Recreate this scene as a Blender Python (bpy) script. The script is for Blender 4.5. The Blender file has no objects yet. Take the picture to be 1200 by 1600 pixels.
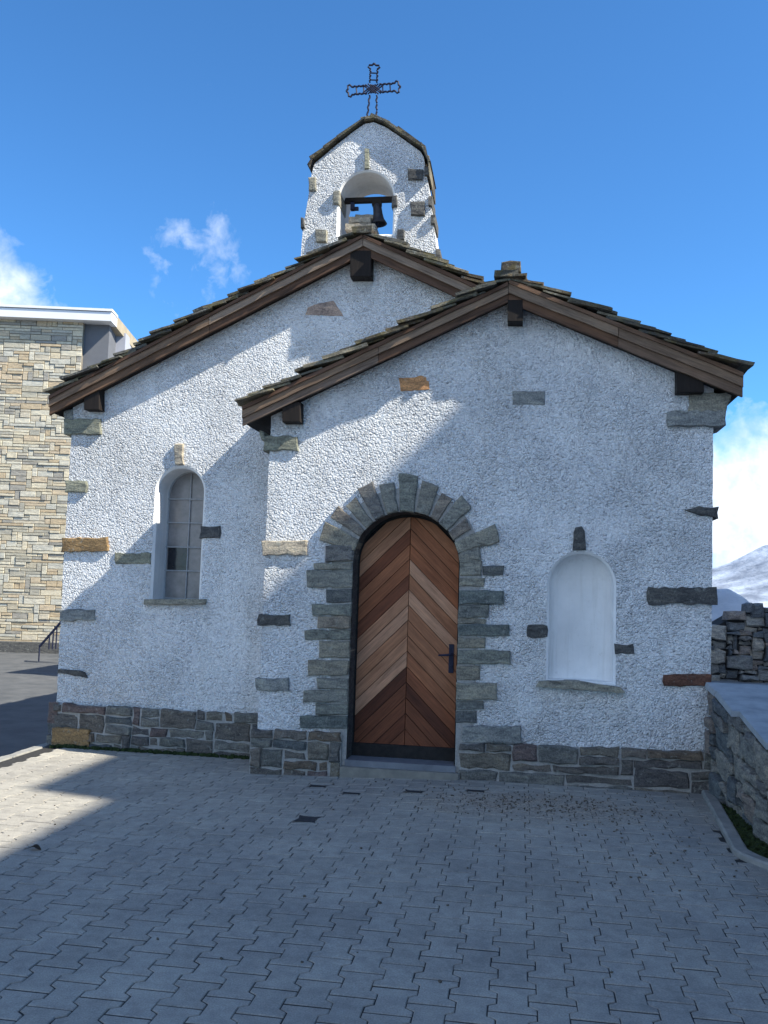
import bpy, bmesh, math, random
from mathutils import Vector, Matrix
from mathutils.geometry import tessellate_polygon
R = random.Random(7)
sc = bpy.context.scene
col = sc.collection

# ------------------------------------------------------------------ camera model
F_PX = 1400.0; ROLL = math.radians(1.8); PITCH = math.radians(4.9); YAW = math.radians(8.75); EYE = 1.5
FW = Vector((-math.sin(YAW)*math.cos(PITCH), math.cos(YAW)*math.cos(PITCH), math.sin(PITCH)))
RT = Vector((math.cos(YAW), math.sin(YAW), 0)); UP = RT.cross(FW)
def ray(x, y):
    dx = x-600; dy = y-800
    a = dx*math.cos(ROLL)+dy*math.sin(ROLL); b = -dx*math.sin(ROLL)+dy*math.cos(ROLL)
    return FW*F_PX+RT*a-UP*b
def W(x, y, Y):            # pixel -> (X, Z) on the vertical plane at depth Y
    r = ray(x, y); t = Y/r.y
    return (r.x*t, EYE+r.z*t)
def W3(x, y, Y):
    a = W(x, y, Y); return Vector((a[0], Y, a[1]))
def G(x, y, z=0.0):        # pixel -> (X, Y) on level z
    r = ray(x, y); t = (z-EYE)/r.z
    return (r.x*t, r.y*t)
YA, YC = 7.1, 7.72         # front planes of the porch wing and of the nave

# ------------------------------------------------------------------ mesh builder
class MB:
    def __init__(s): s.v=[]; s.f=[]; s.uv=[]; s.m=[]
    def face(s, pts, uv=None, m=0):
        n=len(s.v); s.v += [tuple(p) for p in pts]; s.f.append(list(range(n, n+len(pts))))
        s.uv.append(uv or [(p[0], p[2]) for p in pts]); s.m.append(m)
    def mesh(s, verts, faces, m=0, uvf=None):
        n=len(s.v); s.v += [tuple(p) for p in verts]
        for f in faces:
            s.f.append([n+i for i in f]); s.m.append(m)
            s.uv.append([uvf(verts[i]) if uvf else (verts[i][0], verts[i][2]) for i in f])
    def box(s, c, d, rz=0, rx=0, ry=0, m=0, uvf=None, jit=0):
        M = Matrix.Rotation(rz,3,'Z') @ Matrix.Rotation(ry,3,'Y') @ Matrix.Rotation(rx,3,'X')
        vs=[]
        for k in range(8):
            q = Vector(((k&1)-.5, ((k>>1)&1)-.5, ((k>>2)&1)-.5)); q = Vector((q.x*d[0], q.y*d[1], q.z*d[2]))
            if jit: q += Vector([R.uniform(-jit,jit) for _ in range(3)])
            vs.append(M@q+Vector(c))
        s.mesh(vs, [(0,2,3,1),(4,5,7,6),(0,1,5,4),(2,6,7,3),(0,4,6,2),(1,3,7,5)], m, uvf)
    def tube(s, pts, r, n=6, m=0, closed=False):
        pts=[Vector(p) for p in pts]; rings=[]; N=len(pts)
        for i,p in enumerate(pts):
            a = pts[(i-1)%N] if (closed or i>0) else p
            b = pts[(i+1)%N] if (closed or i<N-1) else p
            t=(b-a).normalized(); u=t.cross(Vector((0,0,1)))
            if u.length<.1: u=t.cross(Vector((0,1,0)))
            u.normalize(); w=t.cross(u)
            rr = r[i] if isinstance(r,(list,tuple)) else r
            rings.append([p+(u*math.cos(2*math.pi*k/n)+w*math.sin(2*math.pi*k/n))*rr for k in range(n)])
        vs=[q for g in rings for q in g]; fs=[]
        for i in range(N if closed else N-1):
            j=(i+1)%N
            for k in range(n):
                fs.append((i*n+k, i*n+(k+1)%n, j*n+(k+1)%n, j*n+k))
        if not closed: fs += [tuple(range(n)), tuple((N-1)*n+k for k in range(n))]
        s.mesh(vs, fs, m)
    def prism(s, poly, fr, d0, d1, m=0, ch=0, uvf2=None):
        """poly: (u,v) convex-ish outline, fr(u,v,d)->xyz, from depth d0 (back) to d1 (front), chamfer ch"""
        n=len(poly); cx=sum(p[0] for p in poly)/n; cy=sum(p[1] for p in poly)/n
        def ins(p,c):
            L=math.hypot(p[0]-cx,p[1]-cy) or 1; k=max(.2,1-c/L); return (cx+(p[0]-cx)*k, cy+(p[1]-cy)*k)
        rings=[[(p,d0) for p in poly],[(p,d1-ch) for p in poly]]
        if ch: rings.append([(ins(p,ch*1.2),d1) for p in poly])
        uvp=[q for g in rings for q in g]
        base=len(s.v); s.v += [tuple(fr(p[0],p[1],d)) for p,d in uvp]
        g=uvf2 or (lambda u,v:(u,v))
        def add(idx): s.f.append([base+i for i in idx]); s.m.append(m); s.uv.append([g(*uvp[i][0]) for i in idx])
        for r in range(len(rings)-1):
            for k in range(n): add([r*n+k, r*n+(k+1)%n, (r+1)*n+(k+1)%n, (r+1)*n+k])
        add([n*(len(rings)-1)+k for k in range(n)]); add(list(range(n-1,-1,-1)))
    def stone(s, poly, fr, d0, d1, m=0, ch=.01, jit=.006, seg=.06, rough=.006):
        pts=[]
        n0=len(poly)
        for i in range(n0):
            a=poly[i]; b=poly[(i+1)%n0]; L=math.hypot(b[0]-a[0],b[1]-a[1]); k=max(1,int(L/seg))
            for j in range(k):
                t=j/k; pts.append((a[0]+(b[0]-a[0])*t+R.uniform(-jit,jit), a[1]+(b[1]-a[1])*t+R.uniform(-jit,jit)))
        n=len(pts); cx=sum(p[0] for p in pts)/n; cy=sum(p[1] for p in pts)/n
        def ins(p,c):
            L=math.hypot(p[0]-cx,p[1]-cy) or 1; k=max(.3,1-c/L); return (cx+(p[0]-cx)*k, cy+(p[1]-cy)*k)
        vs=[fr(p[0],p[1],d0) for p in pts]+[fr(p[0],p[1],d1-ch) for p in pts]
        sx=max(abs(p[0]-cx) for p in pts) or 1; sy=max(abs(p[1]-cy) for p in pts) or 1
        tx=R.uniform(-rough,rough)/sx; ty=R.uniform(-rough,rough)/sy
        q=[ins(p,ch*R.uniform(.7,1.6)) for p in pts]
        vs+=[fr(p[0],p[1],d1+tx*(p[0]-cx)+ty*(p[1]-cy)+R.uniform(-rough,rough)*.25) for p in q]
        fs=[]
        for r in range(2):
            for k in range(n): fs.append((r*n+k, r*n+(k+1)%n, (r+1)*n+(k+1)%n, (r+1)*n+k))
        if n<=6 or sx<3*sy and sy<3*sx: 
            vs.append(fr(cx,cy,d1+R.uniform(0,rough)*.4))
            for k in range(n): fs.append((2*n+k,2*n+(k+1)%n,3*n))
        else: fs.append(tuple(2*n+k for k in range(n)))
        s.mesh(vs, fs, m)
    def build(s, name, mats, parent=None, label=None, kind=None):
        me=bpy.data.meshes.new(name); me.from_pydata(s.v, [], s.f)
        if not isinstance(mats,(list,tuple)): mats=[mats]
        for mt in mats: me.materials.append(mt)
        uv=me.uv_layers.new(name='UVMap')
        flat=[c for f in s.uv for q in f for c in q]
        uv.data.foreach_set('uv', flat)
        me.polygons.foreach_set('material_index', s.m)
        bm=bmesh.new(); bm.from_mesh(me); bmesh.ops.recalc_face_normals(bm, faces=bm.faces); bm.to_mesh(me); bm.free()
        o=bpy.data.objects.new(name, me); col.objects.link(o)
        if parent:
            o.parent=parent
            w=Vector((0,0,0)); p=parent
            while p: w+=Vector(p.location); p=p.parent
            o.location=-w
        if label: o['label']=label
        if kind: o['kind']=kind
        return o
def thing(name, label, cat, loc, group=None):
    o=bpy.data.objects.new(name,None); col.objects.link(o); o.location=loc; o.empty_display_size=.2
    o['label']=label; o['category']=cat
    if group: o['group']=group
    return o
def tag(o, label, cat, group=None):
    o['label']=label; o['category']=cat
    if group: o['group']=group
    return o
def front(Y): return lambda u,v,d:(u, Y-d, v)

# ------------------------------------------------------------------ materials
def srgb(r,g,b):
    f=lambda c:(c/255/12.92 if c/255<=.04045 else ((c/255+.055)/1.055)**2.4)
    return (f(r),f(g),f(b),1)
class NT:
    def __init__(s,name):
        s.m=bpy.data.materials.new(name); s.m.use_nodes=True; s.t=s.m.node_tree; s.n=s.t.nodes
        s.b=s.n['Principled BSDF']; s.b.inputs['Roughness'].default_value=.85
        s.b.inputs['Specular IOR Level'].default_value=.3
        s.tc=s.n.new('ShaderNodeTexCoord')
    def link(s,a,b): s.t.links.new(a,b)
    def mapping(s,sc=(1,1,1),rot=(0,0,0),src='Object'):
        m=s.n.new('ShaderNodeMapping'); m.inputs['Scale'].default_value=sc; m.inputs['Rotation'].default_value=rot
        s.link(s.tc.outputs[src],m.inputs['Vector']); return m.outputs[0]
    def noise(s,scale,detail=4,rough=.55,vec=None,dist=0):
        n=s.n.new('ShaderNodeTexNoise'); n.inputs['Scale'].default_value=scale; n.inputs['Detail'].default_value=detail
        n.inputs['Roughness'].default_value=rough; n.inputs['Distortion'].default_value=dist
        s.link(vec or s.tc.outputs['Object'],n.inputs['Vector']); return n.outputs['Fac']
    def voro(s,scale,feature='F1',vec=None,rnd=1):
        n=s.n.new('ShaderNodeTexVoronoi'); n.feature=feature; n.inputs['Scale'].default_value=scale
        n.inputs['Randomness'].default_value=rnd
        s.link(vec or s.tc.outputs['Object'],n.inputs['Vector']); return n
    def ramp(s,fac,stops,interp='LINEAR'):
        r=s.n.new('ShaderNodeValToRGB'); e=r.color_ramp.elements; r.color_ramp.interpolation=interp
        while len(e)<len(stops): e.new(.5)
        for i,(p,c) in enumerate(stops): e[i].position=p; e[i].color=c if len(c)==4 else (*c,1)
        s.link(fac,r.inputs[0]); return r.outputs[0]
    def mix(s,fac,a,b,mode='MIX'):
        m=s.n.new('ShaderNodeMix'); m.data_type='RGBA'; m.blend_type=mode
        for inp,val in ((0,fac),(6,a),(7,b)):
            if hasattr(val,'is_linked'): s.link(val,m.inputs[inp])
            else: m.inputs[inp].default_value=val
        return m.outputs[2]
    def math(s,op,a,b=None,c=None,clamp=False):
        m=s.n.new('ShaderNodeMath'); m.operation=op; m.use_clamp=clamp
        for i,val in enumerate((a,b,c)):
            if val is None: continue
            if hasattr(val,'is_linked'): s.link(val,m.inputs[i])
            else: m.inputs[i].default_value=val
        return m.outputs[0]
    def island(s):
        g=s.n.new('ShaderNodeNewGeometry'); return g.outputs['Random Per Island']
    def bump(s,h,strength=1,dist=.01,prev=None):
        b=s.n.new('ShaderNodeBump'); b.inputs['Strength'].default_value=strength; b.inputs['Distance'].default_value=dist
        s.link(h,b.inputs['Height'])
        if prev: s.link(prev,b.inputs['Normal'])
        return b.outputs[0]
    def out(s,color=None,normal=None,rough=None):
        if color is not None:
            if hasattr(color,'is_linked'): s.link(color,s.b.inputs['Base Color'])
            else: s.b.inputs['Base Color'].default_value=color
        if normal is not None: s.link(normal,s.b.inputs['Normal'])
        if rough is not None:
            if hasattr(rough,'is_linked'): s.link(rough,s.b.inputs['Roughness'])
            else: s.b.inputs['Roughness'].default_value=rough
        return s.m
def c3(v,t=(1,1,1)): return (v*t[0],v*t[1],v*t[2],1)

def m_roughcast():
    t=NT('roughcast_plaster')
    warp=t.n.new('ShaderNodeTexNoise'); warp.inputs['Scale'].default_value=45; warp.inputs['Detail'].default_value=2
    t.link(t.tc.outputs['Object'],warp.inputs['Vector'])
    vm=t.n.new('ShaderNodeVectorMath'); vm.operation='MULTIPLY_ADD'; t.link(warp.outputs['Color'],vm.inputs[0]); vm.inputs[1].default_value=(.012,.012,.012); t.link(t.tc.outputs['Object'],vm.inputs[2])
    v=t.voro(66,'F1',vm.outputs[0]); v2=t.voro(120,'F1',vm.outputs[0])
    sp=t.n.new('ShaderNodeSeparateColor'); t.link(v.outputs['Color'],sp.inputs[0])
    n3=t.noise(2.2,5,.6); n2=t.noise(30,3,.6)
    dome=t.math('SUBTRACT',1,t.math('POWER',v.outputs['Distance'],1.6))
    h=t.math('ADD', t.math('MULTIPLY',dome,t.math('ADD',.35,t.math('MULTIPLY',sp.outputs[0],1.3))), t.math('ADD',t.math('MULTIPLY',v2.outputs['Distance'],-.35),t.math('MULTIPLY',n2,.8)))
    base=t.ramp(n3,[(.3,(.77,.785,.81)),(.7,(.88,.885,.89))])
    h=t.math('MULTIPLY',h,t.ramp(t.noise(1.7,3,.5),[(.35,(.6,.6,.6)),(.65,(1.25,1.25,1.25))]))
    grit=t.ramp(sp.outputs[1],[(0,(.62,.63,.66)),(.09,(.84,.84,.86)),(.3,(.98,.98,.98)),(1,(1.1,1.1,1.1))])
    c=t.mix(.75,base,grit,'MULTIPLY')
    st=t.noise(1,5,.65,t.mapping((9,9,.7)))
    c=t.mix(t.math('MULTIPLY',t.ramp(st,[(.52,(0,0,0)),(.75,(1,1,1))]),.22),c,(.42,.42,.40,1))
    gr=t.noise(.9,6,.6)
    c=t.mix(t.math('MULTIPLY',t.ramp(gr,[(.5,(0,0,0)),(.7,(1,1,1))]),.16),c,(.50,.48,.43,1))
    sep=t.n.new('ShaderNodeSeparateXYZ'); t.link(t.tc.outputs['Object'],sep.inputs[0])
    low=t.math('MULTIPLY',t.math('SUBTRACT',.95,sep.outputs[2]),1.5,clamp=True)
    spl=t.math('MULTIPLY',low,t.ramp(t.noise(7,6,.7),[(.45,(0,0,0)),(.62,(1,1,1))]))
    c=t.mix(t.math('MULTIPLY',spl,.22),c,(.40,.38,.34,1))
    return t.out(c,t.bump(h,1,.019),.95)
def m_smooth_plaster():
    t=NT('smooth_plaster'); n=t.noise(12,5,.6)
    c=t.ramp(t.noise(3,5,.6),[(.3,(.72,.725,.73)),(.7,(.86,.86,.86))])
    st=t.noise(1,5,.65,t.mapping((22,22,1.6)))
    c=t.mix(t.math('MULTIPLY',t.ramp(st,[(.5,(0,0,0)),(.72,(1,1,1))]),.28),c,(.45,.44,.41,1))
    c=t.mix(t.math('MULTIPLY',t.ramp(t.noise(26,5,.75),[(.6,(0,0,0)),(.7,(1,1,1))]),.25),c,(.42,.40,.36,1))
    return t.out(c,t.bump(n,.5,.012),.9)
def m_stone(name,cols,bs=.012,moss=0,scale=1):
    t=NT(name)
    isl=t.island()
    k=len(cols); c=t.ramp(isl,[((i+.0)/k,cols[i]) for i in range(k)],'CONSTANT')
    vec=t.mapping((1,1,3.2))
    n=t.noise(9*scale,6,.65,vec,.4); n2=t.noise(85*scale,4,.7)
    c=t.mix(1,c,t.ramp(n,[(.3,(.5,.5,.52)),(.5,(1,1,1)),(.72,(1.55,1.48,1.32))]),'MULTIPLY')
    c=t.mix(.85,c,t.ramp(n2,[(.32,(.42,.42,.43)),(.5,(1,1,1)),(.68,(1.45,1.43,1.38))]),'MULTIPLY')
    # pale lichen blotches
    li=t.ramp(t.noise(22*scale,5,.7,None,.5),[(.58,(0,0,0)),(.66,(1,1,1))])
    c=t.mix(t.math('MULTIPLY',li,.45),c,(.36,.37,.33,1))
    if moss:
        mo=t.ramp(t.noise(7,5,.7),[(.5,(0,0,0)),(.6,(1,1,1))])
        c=t.mix(t.math('MULTIPLY',mo,moss),c,(.16,.13,.03,1))
    h=t.math('ADD',t.math('MULTIPLY',n,1.2),t.math('MULTIPLY',n2,.35))
    return t.out(c,t.bump(h,.9,bs),.85)
def m_mortar():
    t=NT('mortar'); n=t.noise(45,4,.7)
    return t.out(t.ramp(n,[(.3,(.25,.25,.245)),(.7,(.42,.41,.39))]),t.bump(n,.8,.01),.95)
def m_wood(name,cols,knots=True,dark=.45,bs=.004):
    t=NT(name); isl=t.island()
    k=len(cols); c=t.ramp(isl,[((i+.0)/k,cols[i]) for i in range(k)],'CONSTANT')
    vec=t.mapping((1.6,26,1),src='UV')
    comb=t.n.new('ShaderNodeCombineXYZ'); t.link(t.math('MULTIPLY',isl,37),comb.inputs[2])
    add=t.n.new('ShaderNodeVectorMath'); add.operation='ADD'; t.link(vec,add.inputs[0]); t.link(comb.outputs[0],add.inputs[1])
    g=t.noise(1.3,6,.65,add.outputs[0],.9)
    g2=t.noise(5,4,.7,add.outputs[0],.2)
    c=t.mix(1,c,t.ramp(g,[(.25,(dark,dark*.93,dark*.85)),(.5,(.95,.95,.95)),(.75,(1.35,1.3,1.22))]),'MULTIPLY')
    c=t.mix(.55,c,t.ramp(g2,[(.3,(.55,.5,.46)),(.6,(1.1,1.1,1.1))]),'MULTIPLY')
    w=t.noise(2.5,4,.6)
    c=t.mix(.6,c,t.ramp(w,[(.3,(.6,.6,.62)),(.65,(1.1,1.1,1.08))]),'MULTIPLY')
    return t.out(c,t.bump(t.math('ADD',g,g2),.7,bs),.72)
def m_paver():
    t=NT('concrete_paver'); isl=t.island()
    c=t.ramp(isl,[(0,(.325,.308,.275)),(.5,(.350,.332,.298)),(1,(.375,.356,.318))])
    n=t.noise(1.1,5,.6); n2=t.noise(140,3,.6); n3=t.noise(14,5,.65)
    c=t.mix(1,c,t.ramp(n,[(.3,(.8,.8,.82)),(.7,(1.14,1.13,1.1))]),'MULTIPLY')
    dr=t.ramp(t.noise(3.3,6,.72,None,.8),[(.5,(0,0,0)),(.62,(1,1,1))])
    c=t.mix(t.math('MULTIPLY',dr,.12),c,(.16,.15,.135,1))
    c=t.mix(.8,c,t.ramp(n2,[(.3,(.72,.72,.72)),(.65,(1.16,1.16,1.16))]),'MULTIPLY')
    c=t.mix(.7,c,t.ramp(n3,[(.32,(.74,.74,.75)),(.6,(1.08,1.08,1.07))]),'MULTIPLY')
    # sandy grit patch trodden in front of the niche
    sep=t.n.new('ShaderNodeSeparateXYZ'); t.link(t.tc.outputs['Object'],sep.inputs[0])
    dx=t.math('DIVIDE',t.math('SUBTRACT',sep.outputs[0],.1),1.1); dy=t.math('DIVIDE',t.math('SUBTRACT',sep.outputs[1],6.35),.5)
    r2=t.math('ADD',t.math('MULTIPLY',dx,dx),t.math('MULTIPLY',dy,dy))
    msk=t.math('SUBTRACT',t.math('ADD',.9,t.math('MULTIPLY',t.math('SUBTRACT',t.noise(5,5,.7),.5),2.6)),r2,clamp=True)
    c=t.mix(t.math('MULTIPLY',msk,.75),c,t.ramp(t.noise(60,3,.8),[(.42,(.13,.09,.075)),(.52,(.40,.35,.28))]))
    h=t.math('ADD',n2,t.math('MULTIPLY',n3,.8))
    return t.out(c,t.bump(h,.6,.004),.88)
def m_plain(name,a,b,scale=8,bs=.004,rough=.85,detail=5,stretch=(1,1,1),bscale=None):
    t=NT(name); v=t.mapping(stretch); n=t.noise(scale,detail,.6,v)
    return t.out(t.ramp(n,[(.3,a),(.7,b)]),t.bump(t.noise(bscale or scale*6,4,.6,v),.6,bs),rough)

GREYS=[tuple(k*1.22 for k in q) for q in [(.135,.14,.13),(.18,.18,.16),(.11,.125,.12),(.20,.185,.15),(.095,.10,.10),(.155,.16,.14),(.22,.21,.175),(.13,.125,.12),(.20,.17,.135),(.17,.165,.145),(.15,.135,.12),(.19,.165,.14)]]
M_rough=m_roughcast(); M_plas=m_smooth_plaster()
M_stone=m_stone('grey_gneiss',GREYS)
M_plinth=m_stone('plinth_stone',[(.13,.13,.12),(.10,.11,.115),(.16,.145,.12),(.15,.15,.14),(.10,.095,.095),(.145,.115,.09),(.12,.11,.10),(.17,.165,.15),(.13,.10,.095),(.14,.125,.11),(.11,.105,.10),(.16,.14,.12)])
M_olive=m_stone('olive_stone',[(.24,.235,.17),(.22,.225,.18)])
M_grey=m_stone('pale_grey_stone',[(.26,.265,.25),(.24,.25,.245)])
M_dark=m_stone('dark_stone',[(.075,.08,.085),(.09,.09,.09)])
M_orange=m_stone('orange_stone',[(.52,.24,.10),(.50,.26,.12)])
M_ochre=m_stone('ochre_stone',[(.24,.16,.08),(.26,.17,.085)])
M_red=m_stone('red_stone',[(.105,.05,.036),(.12,.058,.042)])
M_beige=m_stone('beige_stone',[(.42,.36,.27),(.40,.35,.28)])
M_rose=m_stone('rose_stone',[(.42,.31,.25),(.40,.30,.25)])
M_slab=m_stone('roof_slate',[(.10,.095,.08),(.085,.085,.075),(.14,.13,.10),(.10,.10,.095),(.20,.18,.135),(.075,.065,.055),(.12,.09,.065),(.07,.065,.055),(.10,.085,.06)],.012,.35)
M_rubble=m_stone('rubble_stone',[tuple(k*1.8 for k in q) for q in [(.17,.17,.165),(.22,.215,.20),(.12,.13,.14),(.26,.24,.21),(.15,.14,.13),(.20,.17,.15),(.10,.11,.12)]],.02)
M_tan=m_stone('tan_cladding_stone',[(a_*1.16,b_*1.08,c_*.88) for a_,b_,c_ in [(.46,.41,.31),(.38,.345,.275),(.52,.475,.37),(.33,.31,.26),(.43,.37,.27),(.49,.46,.38),(.28,.265,.23),(.45,.41,.33),(.42,.34,.24),(.50,.46,.36)]],.01,0,.35)
def m_clad():
    t=NT('tan_cladding_stone'); isl=t.island()
    cols=[(.58,.50,.36),(.47,.42,.32),(.64,.57,.43),(.40,.375,.31),(.55,.45,.32),(.60,.56,.46),(.34,.32,.28),(.56,.50,.39),(.50,.40,.27),(.62,.57,.45),(.52,.50,.43),(.44,.41,.33)]
    c=t.ramp(isl,[(i/12,q) for i,q in enumerate(cols)],'CONSTANT')
    n=t.noise(5,6,.65,t.mapping((1,1,3)),.4); n2=t.noise(30,4,.7)
    c=t.mix(.8,c,t.ramp(n,[(.3,(.68,.67,.66)),(.5,(1,1,1)),(.72,(1.25,1.2,1.1))]),'MULTIPLY')
    c=t.mix(.5,c,t.ramp(n2,[(.35,(.7,.7,.7)),(.6,(1.15,1.15,1.15))]),'MULTIPLY')
    return t.out(c,t.bump(n,.8,.02),.9)
M_tan=m_clad()
M_parapet=m_stone('parapet_stone',[(.20,.195,.18),(.26,.245,.22),(.13,.145,.155),(.23,.215,.19),(.16,.155,.15),(.22,.185,.165),(.11,.12,.13)],.02)
M_mortar=m_mortar()
M_tanmortar=m_plain('tan_mortar',(.20,.175,.14),(.30,.265,.21),30)
M_wood=m_wood('weathered_larch',[(.18,.105,.065),(.20,.13,.09),(.15,.08,.047),(.21,.15,.115),(.13,.072,.046)],dark=.3)
M_woodlt=m_wood('silvered_larch',[(.26,.185,.13),(.30,.225,.17),(.23,.155,.105),(.33,.26,.205)],dark=.35)
M_wooddk=m_wood('dark_rafter_wood',[(.011,.008,.007),(.016,.011,.009)])
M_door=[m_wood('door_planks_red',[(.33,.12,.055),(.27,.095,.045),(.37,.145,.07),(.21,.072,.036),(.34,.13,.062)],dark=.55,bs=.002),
 m_wood('door_planks_pale',[(.44,.205,.11),(.55,.30,.185),(.38,.165,.085),(.49,.245,.14)],dark=.6,bs=.002),
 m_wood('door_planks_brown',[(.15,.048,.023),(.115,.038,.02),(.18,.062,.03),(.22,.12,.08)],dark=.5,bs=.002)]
M_doorframe=m_plain('door_frame_dark',(.012,.012,.013),(.03,.027,.025),20)
M_pav=m_paver()
M_joint=m_plain('joint_sand',(.022,.022,.024),(.05,.048,.045),60)
M_gap=m_plain('broken_paver_gap',(.022,.024,.03),(.05,.05,.055),50)
M_asph=m_plain('asphalt',(.07,.075,.08),(.12,.122,.125),3,.004,.8,6,(1,1,1),120)
M_earth=m_plain('alpine_ground',(.10,.10,.09),(.42,.44,.46),.6,.05,.95,8,(1,1,1),6)
M_conc=m_plain('concrete',(.20,.20,.19),(.33,.32,.30),9,.004,.9)
M_step=m_plain('door_step_concrete',(.17,.165,.15),(.27,.255,.22),9,.004,.9)
M_slate=m_plain('blue_slate',(.13,.14,.165),(.21,.225,.25),7,.003,.6)
M_coping=m_plain('coping_slab',(.22,.245,.27),(.42,.45,.48),5,.008,.75,8)
M_iron=m_plain('wrought_iron',(.008,.012,.035),(.02,.026,.06),30,.002,.6)
M_bell=m_plain('bell_bronze',(.02,.02,.03),(.05,.05,.06),20,.002,.45)
M_moss=m_plain('moss_green',(.012,.022,.008),(.045,.07,.02),40,.01,.95)
M_snow=m_plain('old_snow',(.55,.58,.62),(.82,.84,.86),2,.03,.8)
M_white=m_plain('white_metal_fascia',(.74,.75,.76),(.80,.81,.82),2,.001,.5)
M_greyr=m_plain('grey_render',(.13,.135,.15),(.16,.165,.18),3,.003,.85)
M_lilac=m_plain('pale_render',(.36,.37,.42),(.40,.41,.46),3,.003,.85)
M_soffit=m_plain('soffit_board',(.30,.25,.17),(.42,.36,.26),3,.003,.8)
M_came=m_plain('lead_came',(.30,.31,.33),(.42,.43,.44),30,.001,.6)
def m_glass(name,a,b,r=.12):
    t=NT(name); n=t.noise(9,4,.6)
    t.b.inputs['Specular IOR Level'].default_value=.6
    return t.out(t.ramp(n,[(.3,a),(.7,b)]),t.bump(t.noise(14,2,.5),.25,.004),r)
M_glass=m_glass('leaded_glass',(.17,.16,.158),(.30,.28,.275),.25)
M_glassdk=m_glass('dark_pane_glass',(.01,.01,.013),(.025,.025,.03),.1)
M_render=m_plain('warm_render',(.50,.48,.45),(.60,.57,.53),1.2,.003,.9)
M_sheet=m_plain('roof_sheet',(.08,.08,.085),(.13,.13,.13),4,.003,.6)

# ------------------------------------------------------------------ helpers for walls
def edgepts(a,b,step=.08,jit=.004):
    L=math.hypot(b[0]-a[0],b[1]-a[1]); n=max(1,int(L/step)); out=[]
    for i in range(n):
        t=i/n; j=0 if i==0 else jit
        out.append((a[0]+(b[0]-a[0])*t+R.uniform(-j,j), a[1]+(b[1]-a[1])*t+R.uniform(-j,j)))
    return out
def outline(pts,step=.08,jit=.004):
    o=[]
    for i in range(len(pts)): o+=edgepts(pts[i],pts[(i+1)%len(pts)],step,jit)
    return o
def arch(x0,x1,z0,zs,zt,n=18):
    """closed outline, anticlockwise seen from the front: bottom-left, bottom-right, up, arc, down"""
    cx=(x0+x1)/2; a=(x1-x0)/2; b=zt-zs
    pts=[(x0,z0),(x1,z0)]
    for i in range(n+1):
        t=math.pi*i/n; pts.append((cx+a*math.cos(t), zs+b*math.sin(t)))
    return pts
def offset(poly,d):
    n=len(poly); out=[]
    for i in range(n):
        p=poly[i-1]; q=poly[i]; r=poly[(i+1)%n]
        e1=Vector((q[0]-p[0],q[1]-p[1])); e2=Vector((r[0]-q[0],r[1]-q[1]))
        if e1.length<1e-6 or e2.length<1e-6: out.append(q); continue
        n1=Vector((e1.y,-e1.x)).normalized(); n2=Vector((e2.y,-e2.x)).normalized()
        m=(n1+n2); k=d/max(.4,(1+n1.dot(n2))); out.append((q[0]+m.x*k,q[1]+m.y*k))
    return out
def wall_front(mb,outer,holes,Y,m=0):
    loops=[outer]+holes
    tris=tessellate_polygon([[Vector((p[0],p[1],0)) for p in L] for L in loops])
    flat=[p for L in loops for p in L]
    vs=[(p[0],Y,p[1]) for p in flat]
    mb.mesh(vs,[tuple(t) for t in tris],m)
def ring(mb,A,B,YA_,YB_,m=0):
    n=len(A)
    vs=[(p[0],YA_,p[1]) for p in A]+[(p[0],YB_,p[1]) for p in B]
    mb.mesh(vs,[(k,(k+1)%n,n+(k+1)%n,n+k) for k in range(n)],m)
def ashlar(u0,u1,v0,v1,cw,chh,sizes):
    nu=max(1,round((u1-u0)/cw)); nv=max(1,round((v1-v0)/chh)); cw=(u1-u0)/nu; chh=(v1-v0)/nv
    occ=[[0]*nu for _ in range(nv)]; out=[]
    for j in range(nv):
        for i in range(nu):
            if occ[j][i]: continue
            w,h=R.choice(sizes); w=min(w,nu-i); h=min(h,nv-j)
            ww=0
            while ww<w and not occ[j][i+ww]: ww+=1
            w=ww
            for b in range(h):
                for a in range(w): occ[j+b][i+a]=1
            out.append((u0+i*cw,v0+j*chh,u0+(i+w)*cw,v0+(j+h)*chh))
    return out
def rect(x0,y0,x1,y1,Y):     # pixel rectangle -> quad on plane Y (anticlockwise)
    return [W(x0,y1,Y),W(x1,y1,Y),W(x1,y0,Y),W(x0,y0,Y)]
def lerp(a,b,t): return a+(b-a)*t
def sm(t): t=max(0,min(1,t)); return t*t*(3-2*t)

# ------------------------------------------------------------------ ground level of the forecourt
def gz(x,y): return .062*sm((x+2.3)/2.2)*sm((y-3.2)/3.6)

# ================================================================== CHAPEL
ch=thing('chapel','small white roughcast chapel with stone slab roofs, bell gable and chevron plank door','chapel',(-1.4,YC,0))

# --- roof lines, measured on the front plane of the bargeboards
OC,OA=.15,.16
YBc,YBa=YC-OC,YA-OA
def line(p,q): 
    m=(q[1]-p[1])/(q[0]-p[0]); return lambda x:p[1]+m*(x-p[0])
cL=(W(77,646,YBc),W(460,450,YBc)); cR=(W(585,404,YBc),W(711,461,YBc))
aL=(W(380,663,YBa),W(795,470,YBa)); aR=(W(820,481,YBa),W(1058,577,YBa))
class Gable: pass
def gable(L,Rr,x0,x1,hl,hr):
    g=Gable(); g.x0=x0; g.x1=x1; g.ml=(L[1][1]-L[0][1])/(L[1][0]-L[0][0]); g.mr=(Rr[1][1]-Rr[0][1])/(Rr[1][0]-Rr[0][0])
    g.bl=line(*L); g.br=line(*Rr)
    # apex where the two lower lines meet
    g.xa=(Rr[0][1]-L[0][1]+g.ml*L[0][0]-g.mr*Rr[0][0])/(g.ml-g.mr); g.za=g.bl(g.xa)
    g.hl=hl; g.hr=hr
    return g
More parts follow.
